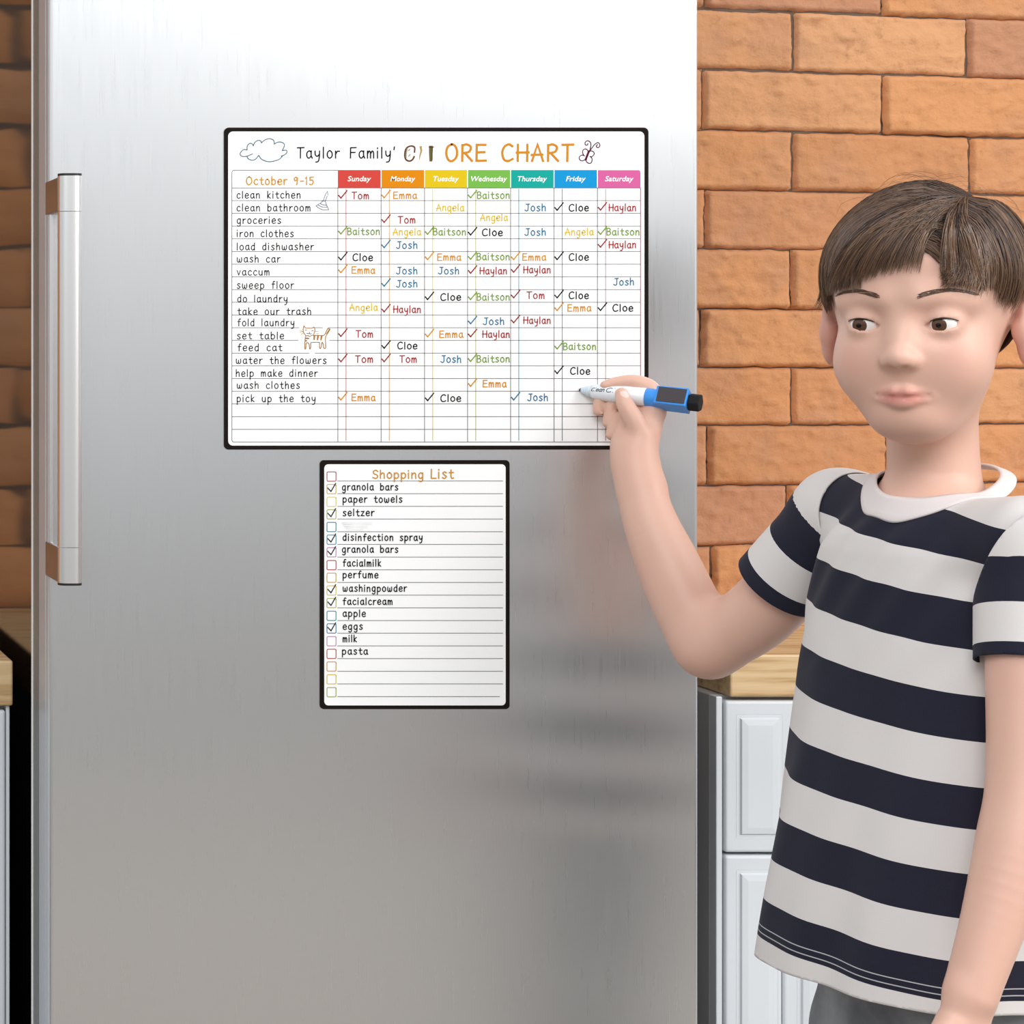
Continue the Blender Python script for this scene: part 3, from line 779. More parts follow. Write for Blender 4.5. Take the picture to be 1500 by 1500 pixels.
# ------------------------------------------------------------------ implicit surfaces (numpy), meshed by surface nets
class Field:
    """ordered list of smooth unions / subtractions; each primitive knows its bounding sphere so blocks can skip it"""
    def __init__(self): self.ops = []
    def add(self, fn, c, r, k=0.01, op='u'): self.ops.append((fn, np.asarray(c, float), float(r), k, op)); return self
    def cone(self, a, b, ra, rb, k=0.01, op='u', flat=None):
        a, b = np.asarray(a, float), np.asarray(b, float)
        ab = b - a; L2 = max(float(ab @ ab), 1e-12)
        fl = None
        if flat is not None:
            n = np.asarray(flat[0], float); n = n / np.linalg.norm(n); fl = (n, 1.0 / flat[1] - 1.0)
        def fn(P):
            d = P - a
            t = np.clip((d @ ab) / L2, 0, 1)
            q = d - t[:, None] * ab
            if fl is not None:
                q = q + (q @ fl[0])[:, None] * (fl[0] * fl[1])
            return np.sqrt((q * q).sum(1)) - (ra + (rb - ra) * t)
        return self.add(fn, (a + b) / 2, math.sqrt(L2) / 2 + max(ra, rb) * (flat[1] if flat and flat[1] > 1 else 1), k, op)
    def chain(self, pts, radii, k=0.006, op='u', flat=None):
        for i in range(len(pts) - 1):
            self.cone(pts[i], pts[i + 1], radii[i], radii[i + 1], k, op, flat)
        return self
    def tube(self, pts, radii, k=0.006, op='u', sub=6, flat=None):
        """one smooth limb through the points, radii interpolated along it"""
        Q = np.array([list(p) + [r] for p, r in zip(pts, radii)], float)
        S = np.array(cat_rom([tuple(q) for q in Q], sub))
        A, Bv = S[:-1], S[1:]
        fl = None
        if flat is not None:
            n = np.asarray(flat[0], float); n = n / np.linalg.norm(n); fl = (n, 1.0 / flat[1] - 1.0)
        def fn(P):
            D = None
            for a, b in zip(A, Bv):
                ab = b[:3] - a[:3]; d = P - a[:3]
                t = np.clip((d @ ab) / max(float(ab @ ab), 1e-12), 0, 1)
                q = d - t[:, None] * ab
                if fl is not None: q = q + (q @ fl[0])[:, None] * (fl[0] * fl[1])
                v = np.sqrt((q * q).sum(1)) - (a[3] + (b[3] - a[3]) * t)
                D = v if D is None else np.minimum(D, v)
            return D
        c = (S[:, :3].min(0) + S[:, :3].max(0)) / 2
        return self.add(fn, c, float(np.linalg.norm(S[:, :3] - c, axis=1).max() + S[:, 3].max()), k, op)
    def ball(self, c, r, k=0.01, op='u'):
        return self.ell(c, (r, r, r), k, op)
    def ell(self, c, radii, k=0.01, op='u', axes=None):
        c = np.asarray(c, float); R = np.asarray(radii, float)
        A = np.eye(3) if axes is None else np.asarray(axes, float)     # rows: local axes
        def fn(P):
            q = (P - c) @ A.T
            k0 = np.sqrt(((q / R) ** 2).sum(1)); k1 = np.sqrt(((q / (R * R)) ** 2).sum(1))
            return k0 * (k0 - 1.0) / np.maximum(k1, 1e-9)
        return self.add(fn, c, float(R.max()), k, op)
    def eval(self, P, centre=None, rad=None):
        D = None
        for fn, c, r, k, op in self.ops:
            if centre is not None and np.linalg.norm(centre - c) - r > rad + k + 0.012:
                continue
            d = fn(P)
            if D is None:
                if op == 'u': D = d
                continue
            if op == 'u':
                h = np.maximum(k - np.abs(D - d), 0) / k
                D = np.minimum(D, d) - h * h * k * 0.25
            else:
                d = -d
                h = np.maximum(k - np.abs(D - d), 0) / k
                D = np.maximum(D, d) + h * h * k * 0.25
        if D is None:
            D = np.full(len(P), 1.0)
        return D

def surface_nets(field, lo, hi, h, B=12, newton=2, disp=None):
    lo = np.asarray(lo, float); n = np.ceil((np.asarray(hi) - lo) / h / B).astype(int)
    N = n * B + 1
    G = np.full(N, 1.0, np.float32)
    ar = np.arange(B + 1)
    loc = np.stack(np.meshgrid(ar, ar, ar, indexing='ij'), -1).reshape(-1, 3) * h
    cen = np.stack(np.meshgrid(*[np.arange(k) for k in n], indexing='ij'), -1).reshape(-1, 3)
    cpos = lo + (cen + 0.5) * B * h
    rad = B * h * 0.8661
    dc = np.concatenate([field.eval(cpos[i:i + 20000]) for i in range(0, len(cpos), 20000)])
    for bi in range(len(cen)):
        i, j, k = cen[bi] * B
        if abs(dc[bi]) < rad * 1.5 + 0.004:
            v = field.eval(loc + lo + cen[bi] * B * h, cpos[bi], rad)
            G[i:i + B + 1, j:j + B + 1, k:k + B + 1] = v.reshape(B + 1, B + 1, B + 1)
        elif dc[bi] < 0:
            G[i:i + B + 1, j:j + B + 1, k:k + B + 1] = np.minimum(G[i:i + B + 1, j:j + B + 1, k:k + B + 1], -1.0)
    S = G < 0
    c = np.zeros(N - 1, np.int8)
    for a in (0, 1):
        for b in (0, 1):
            for d in (0, 1):
                c += S[a:N[0] - 1 + a, b:N[1] - 1 + b, d:N[2] - 1 + d]
    act = (c > 0) & (c < 8)
    idx = np.full(N - 1, -1, np.int32)
    cells = np.argwhere(act)
    idx[act] = np.arange(len(cells))
    acc = np.zeros((len(cells), 3)); cnt = np.zeros(len(cells))
    corners = [(a, b, d) for a in (0, 1) for b in (0, 1) for d in (0, 1)]
    for p in corners:
        for ax in range(3):
            if p[ax]: continue
            q = list(p); q[ax] = 1
            va = G[tuple((cells + p).T)]; vb = G[tuple((cells + q).T)]
            m = (va < 0) != (vb < 0)
            t = np.where(m, va / np.where(m, va - vb, 1), 0)
            pos = np.tile(np.array(p, float), (len(cells), 1)); pos[:, ax] = t
            acc[m] += pos[m]; cnt[m] += 1
    V = lo + (cells + acc / cnt[:, None]) * h
    F = []
    for ax in range(3):
        u, w = (ax + 1) % 3, (ax + 2) % 3
        sl0 = [slice(1, -1)] * 3; sl1 = [slice(1, -1)] * 3
        sl0[ax] = slice(0, -1); sl1[ax] = slice(1, None)
        a, b = S[tuple(sl0)], S[tuple(sl1)]
        for flip in (False, True):
            m = (a & ~b) if not flip else (~a & b)
            e = np.argwhere(m)
            off = np.ones(3, int); off[ax] = 0
            e = e + off
            q = []
            for du, dw in ((-1, -1), (0, -1), (0, 0), (-1, 0)):
                z = e.copy(); z[:, u] += du; z[:, w] += dw
                q.append(idx[tuple(z.T)])
            q = np.stack(q, 1)
            if flip: q = q[:, ::-1]
            F.append(q)
    F = np.concatenate(F)
    eps = h * 0.25
    cell = np.floor((V - lo) / .03).astype(int)
    key = (cell[:, 0] * 4096 + cell[:, 1]) * 4096 + cell[:, 2]
    order = np.argsort(key, kind='stable')
    for grp in np.split(order, np.nonzero(np.diff(key[order]))[0] + 1):
        P = V[grp]
        c = (P.min(0) + P.max(0)) / 2; r = float(np.linalg.norm(P - c, axis=1).max()) + 2 * eps
        m = len(P)
        for it in range(newton):
            Q = np.concatenate([P] + [P + sg * np.eye(3)[a] * eps for a in range(3) for sg in (1, -1)])
            E = field.eval(Q, c, r).reshape(7, m)
            d = E[0]; g = np.stack([E[1] - E[2], E[3] - E[4], E[5] - E[6]], 1) / (2 * eps)
            st = d[:, None] * g / np.maximum((g * g).sum(1), 0.25)[:, None]
            L = np.linalg.norm(st, axis=1)
            P = P - st * np.minimum(1, 0.5 * h / np.maximum(L, 1e-9))[:, None]
        V[grp] = P
    return V, F[(F >= 0).all(1)]

def np_mesh(name, V, F, mat, parent=None):
    me = bpy.data.meshes.new(name)
    me.vertices.add(len(V)); me.vertices.foreach_set('co', np.asarray(V, np.float32).ravel())
    k = F.shape[1]
    me.loops.add(len(F) * k); me.loops.foreach_set('vertex_index', F.ravel().astype(np.int32))
    me.polygons.add(len(F)); me.polygons.foreach_set('loop_start', np.arange(0, len(F) * k, k, dtype=np.int32))
    me.polygons.foreach_set('use_smooth', np.ones(len(F), bool))
    me.update(calc_edges=True); me.validate()
    me.materials.append(mat)
    o = bpy.data.objects.new(name, me); COL.objects.link(o)
    if parent:
        o.parent = parent; o.matrix_parent_inverse = parent.matrix_basis.inverted()
    return o

A3 = lambda *p: np.array(at(*p))

# ------------------------------------------------------------------ the marker
def build_marker():
    tip = at(848.5, 571, YT - 0.0002); end = at(1029, 591, -0.072)
    L = (end - tip).length
    ax = (end - tip).normalized()
    view = (Vector((0, CAMY, CAMZ)) - (tip + end) / 2).normalized()
    up = (Vector((0, 0, 1)) - ax * ax.z).normalized()
    sd = ax.cross(up).normalized()                     # sideways axis of the pen
    if sd.dot(view) < 0: sd = -sd
    T = lambda x, y, z: tuple(tip + ax * x + up * y + sd * z)
    k = L / 0.121
    r = empty('marker', tip)
    tag(r, 'white dry-erase marker with blue cap and black eraser end, held in the raised hand', 'marker')
    def lathe(name, prof, mat, par, n=28):
        V, F = [], []
        for x, rad in prof:
            for i in range(n):
                a = 2 * math.pi * i / n
                V.append(T(x * k, rad * math.cos(a), rad * math.sin(a)))
        m = len(prof)
        for j in range(m - 1):
            for i in range(n):
                F.append((j * n + i, j * n + (i + 1) % n, (j + 1) * n + (i + 1) % n, (j + 1) * n + i))
        F.append(tuple(range(n))); F.append(tuple(range((m - 1) * n, m * n)))
        o = link_mesh(name, V, F, mat, par)
        b = bmesh.new(); b.from_mesh(o.data); bmesh.ops.recalc_face_normals(b, faces=b.faces); b.to_mesh(o.data); b.free()
        for p in o.data.polygons: p.use_smooth = len(p.vertices) == 4
        return o
    white = material('white_pen_plastic', (232, 236, 240), 0.3)
    clear = material('pale_nose_plastic', (206, 220, 228), 0.2)
    blue = material('blue_cap_plastic', (58, 150, 236), 0.3)
    dark = material('magnet_face', (52, 44, 48), 0.4)
    felt = material('black_eraser_felt', (14, 14, 15), 0.9)
    blk = material('black_nib', (30, 38, 42), 0.6)
    R = 0.0086
    lathe('nib', [(0, 0.0008), (0.0012, 0.0018), (0.004, 0.0022)], blk, r)
    lathe('nose', [(0.0022, 0.0027), (0.003, 0.0030), (0.010, 0.0052), (0.0125, 0.0058)], clear, r)
    lathe('barrel', [(0.0125, 0.0059), (0.018, 0.0072), (0.026, 0.0081), (0.034, R), (0.0665, R), (0.0672, R - 0.0004)], white, r)
    cap = lathe('cap', [(0.0665, R - 0.0003), (0.0672, R + 0.0002), (0.080, R + 0.0002), (0.0875, R - 0.001)], blue, r)
    def prism(name, x0, x1, sec, mat, par, taper=1.0, bev=0.0):
        n = len(sec)
        V = [T(x0 * k, y * taper, z * taper) for y, z in sec] + [T(x1 * k, y, z) for y, z in sec]
        F = [tuple(range(n)), tuple(range(2 * n - 1, n - 1, -1))] + [(i, i + n, (i + 1) % n + n, (i + 1) % n) for i in range(n)]
        o = link_mesh(name, V, F, mat, par)
        b = bmesh.new(); b.from_mesh(o.data); bmesh.ops.recalc_face_normals(b, faces=b.faces)
        if bev: bmesh.ops.bevel(b, geom=b.edges[:], offset=bev, segments=2, profile=0.5, affect='EDGES')
        b.to_mesh(o.data); b.free()
        return o
    rot = math.radians(-24)                              # the square block is rolled so its top faces up and out
    def rs(sec): return [(y * math.cos(rot) - z * math.sin(rot), y * math.sin(rot) + z * math.cos(rot)) for y, z in sec]
    w = 0.0098
    prism('eraser_block', 0.0775, 0.1085, rs([(-w * 0.86, -w), (-w * 0.86, w * 1.05), (w, w * 1.05), (w, -w)]), blue, cap, taper=0.96, bev=0.0008)
    q = w * 0.82
    mg = [(q, w * 1.05), (-q * 0.72, w * 1.05)]
    yy = rs([(q, w * 1.05 + 0.0006), (-q * 0.8, w * 1.05 + 0.0006), (-q * 0.8, w * 0.9), (q, w * 0.9)])
    prism('magnet', 0.0800, 0.107, yy, dark, cap)
    prism('eraser_felt', 0.1085, 0.1195, rs([(0.0088 * math.cos(a), 0.0090 * math.sin(a)) for a in [math.pi / 3 * i for i in range(6)]]), felt, cap, bev=0.0012)
    # pen lettering, wrapped on the barrel on the viewer's side
    st = text_strokes('Clean', 0.0139, 0.0270, 0.0, 0.0029, gap=0.06) + text_strokes('Cl', 0.0292, 0.0362, 0.0, 0.0031, gap=0.12)
    st = [[(x - y * 0.3, y - (x - 0.014) * 0.04) for x, y in q] for q in st]
    def wrap(x, y):
        rad = np.interp(x, [0.0125, 0.018, 0.026, 0.034], [0.0059, 0.0072, 0.0081, R]) + 0.00012
        a = math.radians(4) - (y - 0.0) / R
        return T(x * k, rad * math.sin(a), rad * math.cos(a))
    V, F = ribbon([[(x, y) for x, y in s] for s in st], 0.00062, wrap)
    link_mesh('lettering', V, F, ink((20, 22, 26)), r)
    return tip, ax, k
PEN = build_marker()

# ------------------------------------------------------------------ the child
CX, CYY = 1.033, -0.343
FV = np.array((-0.978, -0.208, 0.0)); RV = np.array((-0.208, 0.978, 0.0)); ZV = np.array((0, 0, 1.0))
CC = np.array((CX, CYY, 0.0))

class Loft:
    """upright torso: half depth / half width / forward shift as functions of height"""
    def __init__(self, tab):
        t = np.array(tab); self.z, self.a, self.b, self.s = t.T
    def fn(self, P):
        z = P[:, 2]
        a = np.interp(z, self.z, self.a); b = np.interp(z, self.z, self.b); s = np.interp(z, self.z, self.s)
        q = P - CC
        u = (q @ FV - s) / a; w = (q @ RV) / b
        rr = (np.abs(u) ** 2.2 + np.abs(w) ** 2.2) ** (1 / 2.2)
        return (rr - 1) * np.minimum(a, b) * 0.9
TORSO = [(0.60, .100, .129, .016), (0.706, .099, .127, .015), (0.76, .096, .124, .012), (0.82, .091, .120, .009), (0.89, .084, .116, .004), (0.95, .077, .112, .001),
         (1.00, .070, .107, 0), (1.05, .0625, .094, 0), (1.062, .059, .082, 0), (1.075, .051, .064, 0), (1.086, .0425, .052, 0), (1.098, .036, .044, 0), (1.110, .030, .032, 0), (1.14, .02, .02, 0), (1.3, .02, .02, 0)]

SHR = A3(1230, 752, -0.235); CUR = A3(1141, 857, -0.183)
SHL = A3(1512, 798, -0.455); CUL = A3(1506, 972, -0.476)

# skin, cloth and hair materials
def skin_mat():
    m = material('skin', (216, 174, 156), 0.45, spec=0.35)
    b = bsdf(m)
    b.inputs['Subsurface Weight'].default_value = 0.12
    b.inputs['Subsurface Radius'].default_value = (0.010, 0.004, 0.002)
    b.inputs['Subsurface Scale'].default_value = 0.6
    a = nd(m, 'ShaderNodeAttribute', attribute_name='flush')
    t = nd(m, 'ShaderNodeTexCoord'); n = nd(m, 'ShaderNodeTexNoise'); n.inputs['Scale'].default_value = 16
    lk(m, t.outputs['Object'], n.inputs['Vector'])
    mr = nd(m, 'ShaderNodeMapRange'); mr.inputs['From Min'].default_value = 0.4; mr.inputs['From Max'].default_value = 0.75; mr.inputs['To Max'].default_value = 0.35
    lk(m, n.outputs['Fac'], mr.inputs['Value'])
    m1 = nd(m, 'ShaderNodeMix', data_type='RGBA'); lk(m, mr.outputs['Result'], m1.inputs['Factor'])
    m1.inputs[6].default_value = (*s2l((218, 176, 157)), 1); m1.inputs[7].default_value = (*s2l((214, 162, 144)), 1)
    m2 = nd(m, 'ShaderNodeMix', data_type='RGBA'); lk(m, a.outputs['Fac'], m2.inputs['Factor'])
    lk(m, m1.outputs[2], m2.inputs[6]); m2.inputs[7].default_value = (*s2l((196, 116, 108)), 1)
    lk(m, m2.outputs[2], b.inputs['Base Color'])
    return m
M['skin'] = skin_mat()
def stripe_mat():
    m = material('striped_cotton', (230, 226, 222), 0.85, spec=0.15)
    b = bsdf(m)
    b.inputs['Sheen Weight'].default_value = 0.05
    a = nd(m, 'ShaderNodeAttribute', attribute_name='band')
    def mth(op, x, y=None, v=None):
        n = nd(m, 'ShaderNodeMath', operation=op)
        lk(m, x, n.inputs[0])
        if y is not None: lk(m, y, n.inputs[1])
        if v is not None: n.inputs[1].default_value = v
        return n.outputs[0]
    h = mth('MULTIPLY', a.outputs['Fac'], v=0.5)
    f = mth('FRACT', h)
    g = mth('GREATER_THAN', f, v=0.5)
    mx = nd(m, 'ShaderNodeMix', data_type='RGBA'); lk(m, g, mx.inputs['Factor'])
    mx.inputs[6].default_value = (*s2l((216, 211, 208)), 1); mx.inputs[7].default_value = (*s2l((36, 36, 50)), 1)
    # two rows of pale stitching just above the hem
    col = mx.outputs[2]
    t = nd(m, 'ShaderNodeTexCoord')
    for q in (11.70, 11.87):
        d = mth('ABSOLUTE', mth('SUBTRACT', a.outputs['Fac'], v=q))
        l = mth('MULTIPLY', mth('LESS_THAN', d, v=0.014), v=0.72)
        m2 = nd(m, 'ShaderNodeMix', data_type='RGBA'); lk(m, l, m2.inputs['Factor'])
        lk(m, col, m2.inputs[6]); m2.inputs[7].default_value = (*s2l((206, 204, 204)), 1)
        col = m2.outputs[2]
    lk(m, col, b.inputs['Base Color'])
    n = nd(m, 'ShaderNodeTexNoise'); n.inputs['Scale'].default_value = 900; lk(m, t.outputs['Object'], n.inputs['Vector'])
    n2 = nd(m, 'ShaderNodeTexNoise'); n2.inputs['Scale'].default_value = 9; n2.inputs['Detail'].default_value = 2; lk(m, t.outputs['Object'], n2.inputs['Vector'])
    bp = nd(m, 'ShaderNodeBump'); bp.inputs['Strength'].default_value = 0.15; bp.inputs['Distance'].default_value = 0.0005
    lk(m, n.outputs['Fac'], bp.inputs['Height'])
    bp2 = nd(m, 'ShaderNodeBump'); bp2.inputs['Strength'].default_value = 0.25; bp2.inputs['Distance'].default_value = 0.012
    lk(m, n2.outputs['Fac'], bp2.inputs['Height']); lk(m, bp.outputs['Normal'], bp2.inputs['Normal'])
    lk(m, bp2.outputs['Normal'], b.inputs['Normal'])
    return m
M['stripe'] = stripe_mat()
M['collar'] = material('ribbed_cotton', (220, 212, 210), 0.85, spec=0.15)
add_bump(M['collar'], 700, 0.25, 0.0006)
M['jeans'] = material('grey_denim', (112, 114, 117), 0.85, spec=0.2)
def denim():
    m = M['jeans']
    t = nd(m, 'ShaderNodeTexCoord'); n = nd(m, 'ShaderNodeTexNoise'); n.inputs['Scale'].default_value = 18; n.inputs['Detail'].default_value = 7
    r = nd(m, 'ShaderNodeValToRGB'); e = r.color_ramp.elements
    e[0].position = .35; e[0].color = (*s2l((108, 110, 114)), 1); e[1].position = .7; e[1].color = (*s2l((160, 162, 165)), 1)
    lk(m, t.outputs['Object'], n.inputs['Vector']); lk(m, n.outputs['Fac'], r.inputs['Fac']); lk(m, r.outputs['Color'], bsdf(m).inputs['Base Color'])
denim()
add_bump(M['jeans'], 24, 0.5, 0.006)
def hair_mat():
    m = material('brown_hair', (88, 68, 56), 0.33, spec=0.5)
    a = nd(m, 'ShaderNodeAttribute', attribute_name='tone')
    r = nd(m, 'ShaderNodeValToRGB'); e = r.color_ramp.elements
    e[0].color = (*s2l((48, 31, 24)), 1); e[1].color = (*s2l((158, 121, 92)), 1)
    lk(m, a.outputs['Fac'], r.inputs['Fac']); lk(m, r.outputs['Color'], bsdf(m).inputs['Base Color'])
    return m
M['hair'] = hair_mat()

# head frame
HC = A3(1352, 466, -0.362)
HS = 0.93
_fa = math.radians(242 - 12)
HF = np.array((math.cos(_fa), math.sin(_fa), -0.06)); HF /= np.linalg.norm(HF)
HX = np.cross(ZV, HF); HX /= np.linalg.norm(HX)          # the child's left, image right
HZ = np.cross(HF, HX)
HAX = np.stack([HX, HF, HZ])
def H(x, y, z): return HC + HS * (x * HX + y * HF + z * HZ)

EYE = (.0305, .0655, -.0010, .0122)

def build_body_field():
    f = Field()
    ell = lambda c, r, k=0.012, op='u': f.ell(H(*c), np.array(r) * HS, k, op, HAX)
    cone = lambda a, b, ra, rb, k=0.008, op='u': f.cone(H(*a), H(*b), ra * HS, rb * HS, k, op)
    # head
    ell((0, -.015, .030), (.074, .092, .077))
    ell((0, .018, -.028), (.057, .066, .075), .02)
    ell((0, .020, .046), (.060, .061, .052), .02)
    ell((0, .046, -.080), (.029, .029, .0215), .022)
    for s in (-1, 1):
        ell((s * .034, .046, -.036), (.0235, .026, .027), .022)
        cone((s * .014, .073, .020), (s * .044, .058, .019), .008, .008, .016)
        ell((s * .0305, .090, .000), (.0180, .0150, .0120), .014, 's')
    cone((0, .072, .002), (0, .0885, -.027), .0062, .0080, .014)
    ell((0, .0910, -.0285), (.0082, .0082, .0075), .007)
    for s in (-1, 1):
        ell((s * .0090, .0845, -.0315), (.0056, .0072, .0052), .006)
        ell((s * .0046, .0915, -.0375), (.0024, .0036, .0026), .003, 's')
        # lids: a shell over the eyeball with an almond slit
        ec = (s * EYE[0], EYE[1], EYE[2]); R = EYE[3]
        ell(ec, (R + .0016,) * 3, .006)
        w, t = .0138, .0047
        rho = (w * w + t * t) / (2 * t); hh = rho - t
        def slit(P, ec=ec, R=R, rho=rho, hh=hh, s=s):
            q = (P - H(*ec)) @ HAX.T / HS
            z = q[:, 2] + .0004 - .08 * s * q[:, 0]
            d1 = np.hypot(q[:, 0], z + hh) - rho; d2 = np.hypot(q[:, 0], z - hh) - rho
            return HS * np.maximum(np.maximum(d1, d2), (R - .006) - q[:, 1])
        f.add(slit, H(ec[0], ec[1] + .012, ec[2]), .018, .0016, 's')
    # lips
    cone((-.0205, .0720, -.0612), (-.005, .0818, -.0585), .0024, .0040, .005)
    cone((-.005, .0818, -.0585), (.005, .0818, -.0585), .0040, .0040, .003)
    cone((.0205, .0720, -.0612), (.005, .0818, -.0585), .0024, .0040, .005)
    f.tube([H(-.0165, .0735, -.0638), H(0, .0808, -.0668), H(.0165, .0735, -.0638)], [.0030 * HS, .0052 * HS, .0030 * HS], .004)
    f.tube([H(-.0205, .0765, -.0614), H(0, .0868, -.0624), H(.0205, .0765, -.0614)], [.0008, .0010, .0008], .0035, 's')
    # ears
    for s in (-1, 1):
        f.ell(H(s * .0770, -.012, -.012), np.array((.0080, .0185, .030)) * HS, .006, 'u', HAX)
        f.ell(H(s * .0860, -.008, -.010), np.array((.0070, .0110, .0185)) * HS, .004, 's', HAX)
        ell((s * .075, .001, -.012), (.006, .006, .009), .006)
    # neck and trunk (inside the clothes)
    f.tube([H(0, -.022, -.050), H(0, -.026, -.085), A3(1368, 700, -.340), A3(1368, 760, -.338)], [.036, .0335, .0345, .042], .022)
    f.cone(CC + ZV * 1.058, SHR, .034, .028, .03)
    f.cone(CC + ZV * 1.052, SHL, .034, .028, .03)
    f.add(lambda P: np.maximum(LB.fn(P), P[:, 2] - 1.12), CC + ZV * 0.85, .30, .02)
    # right arm, raised to the board
    f.tube([SHR, A3(1142, 868, -.181), A3(1090, 915, -.152), A3(1038, 944, -.125)], [.030, .0308, .0300, .0275], .02)
    f.tube([A3(1038, 944, -.125), A3(1011, 898, -.112), A3(979, 828, -.094), A3(950, 758, -.075), A3(932, 688, -.056)], [.0275, .0292, .0275, .0232, .0197], .016)
    f.tube([A3(940, 715, -.063), A3(932, 684, -.055), A3(931, 660, -.050), A3(946, 628, -.042), A3(958, 600, -.0385)], [.0205, .0197, .0192, .0140, .0108], .008)
    f.tube([A3(924, 672, -.046), A3(913, 648, -.036), A3(918, 622, -.031)], [.0150, .0108, .0085], .010)
    f.tube([A3(936, 668, -.054), A3(939, 640, -.0555)], [.0145, .0110], .008)
    # thumb, index, middle, ring and little finger
    f.tube([A3(940, 648, -.055), A3(931, 620, -.0560), A3(916.5, 594, -.0505), A3(910.5, 577, -.0442)], [.0112, .0092, .0078, .0060], .003)
    f.tube([A3(958, 603, -.0385), A3(955, 573, -.0345), A3(932, 560, -.0300), A3(906, 560.5, -.0235), A3(887, 565, -.0195)], [.0105, .0086, .0070, .0060, .0050], .003)
    f.tube([A3(950, 600, -.032), A3(918, 580, -.0165), A3(888, 574, -.0122), A3(878.5, 588, -.0122), A3(876.5, 602, -.0125)], [.0095, .0075, .0062, .0056, .0049], .0015)
    f.tube([A3(942, 612, -.034), A3(910, 588, -.0205), A3(898, 592, -.0185), A3(894, 606, -.0185), A3(890.5, 619, -.0185)], [.0095, .0074, .0065, .0060, .0051], .0010)
    f.tube([A3(932, 625, -.036), A3(912, 612, -.0270), A3(902, 620, -.0245), A3(895.5, 637, -.0240)], [.0090, .0068, .0060, .0051], .0010)
    # left arm, hanging
    f.tube([SHL, A3(1508, 950, -.476), A3(1504, 1140, -.496), A3(1489, 1240, -.505), A3(1454, 1355, -.514), A3(1422, 1455, -.520)], [.031, .0298, .0272, .0276, .0218, .0184], .02)
    f.tube([A3(1422, 1455, -.520), A3(1412, 1500, -.521), A3(1399, 1560, -.522)], [.0184, .0200, .0225], .008, 'u', 6, (RV, .66))
    for i, (dx, dp, ln) in enumerate(((-24, 0, .95), (-9, 8, 1.0), (8, 6, .95), (23, -4, .8))):
        b = (1398 + dx, 1563 + dp * .4); t = (1390 + dx * 1.1 - 4, 1563 + dp + 95 * ln)
        md = ((b[0] + t[0]) / 2 + 3, (b[1] + t[1]) / 2)
        f.tube([A3(*b, -.522), A3(*md, -.527), A3(*t, -.519)], [.0085, .0072, .0055], .0015)
    f.tube([A3(1395, 1500, -.523), A3(1366, 1545, -.530), A3(1356, 1590, -.531)], [.012, .0088, .0062], .003)
    return f
LB = Loft([(0.55, .060, .090, 0), (0.74, .060, .092, 0)] + [(z, max(a - .014, .02), max(b - .016, .02), s * .5) for z, a, b, s in TORSO if .8 < z < 1.08] + [(1.085, .036, .044, 0), (1.10, .022, .024, 0), (1.115, .012, .012, 0)])

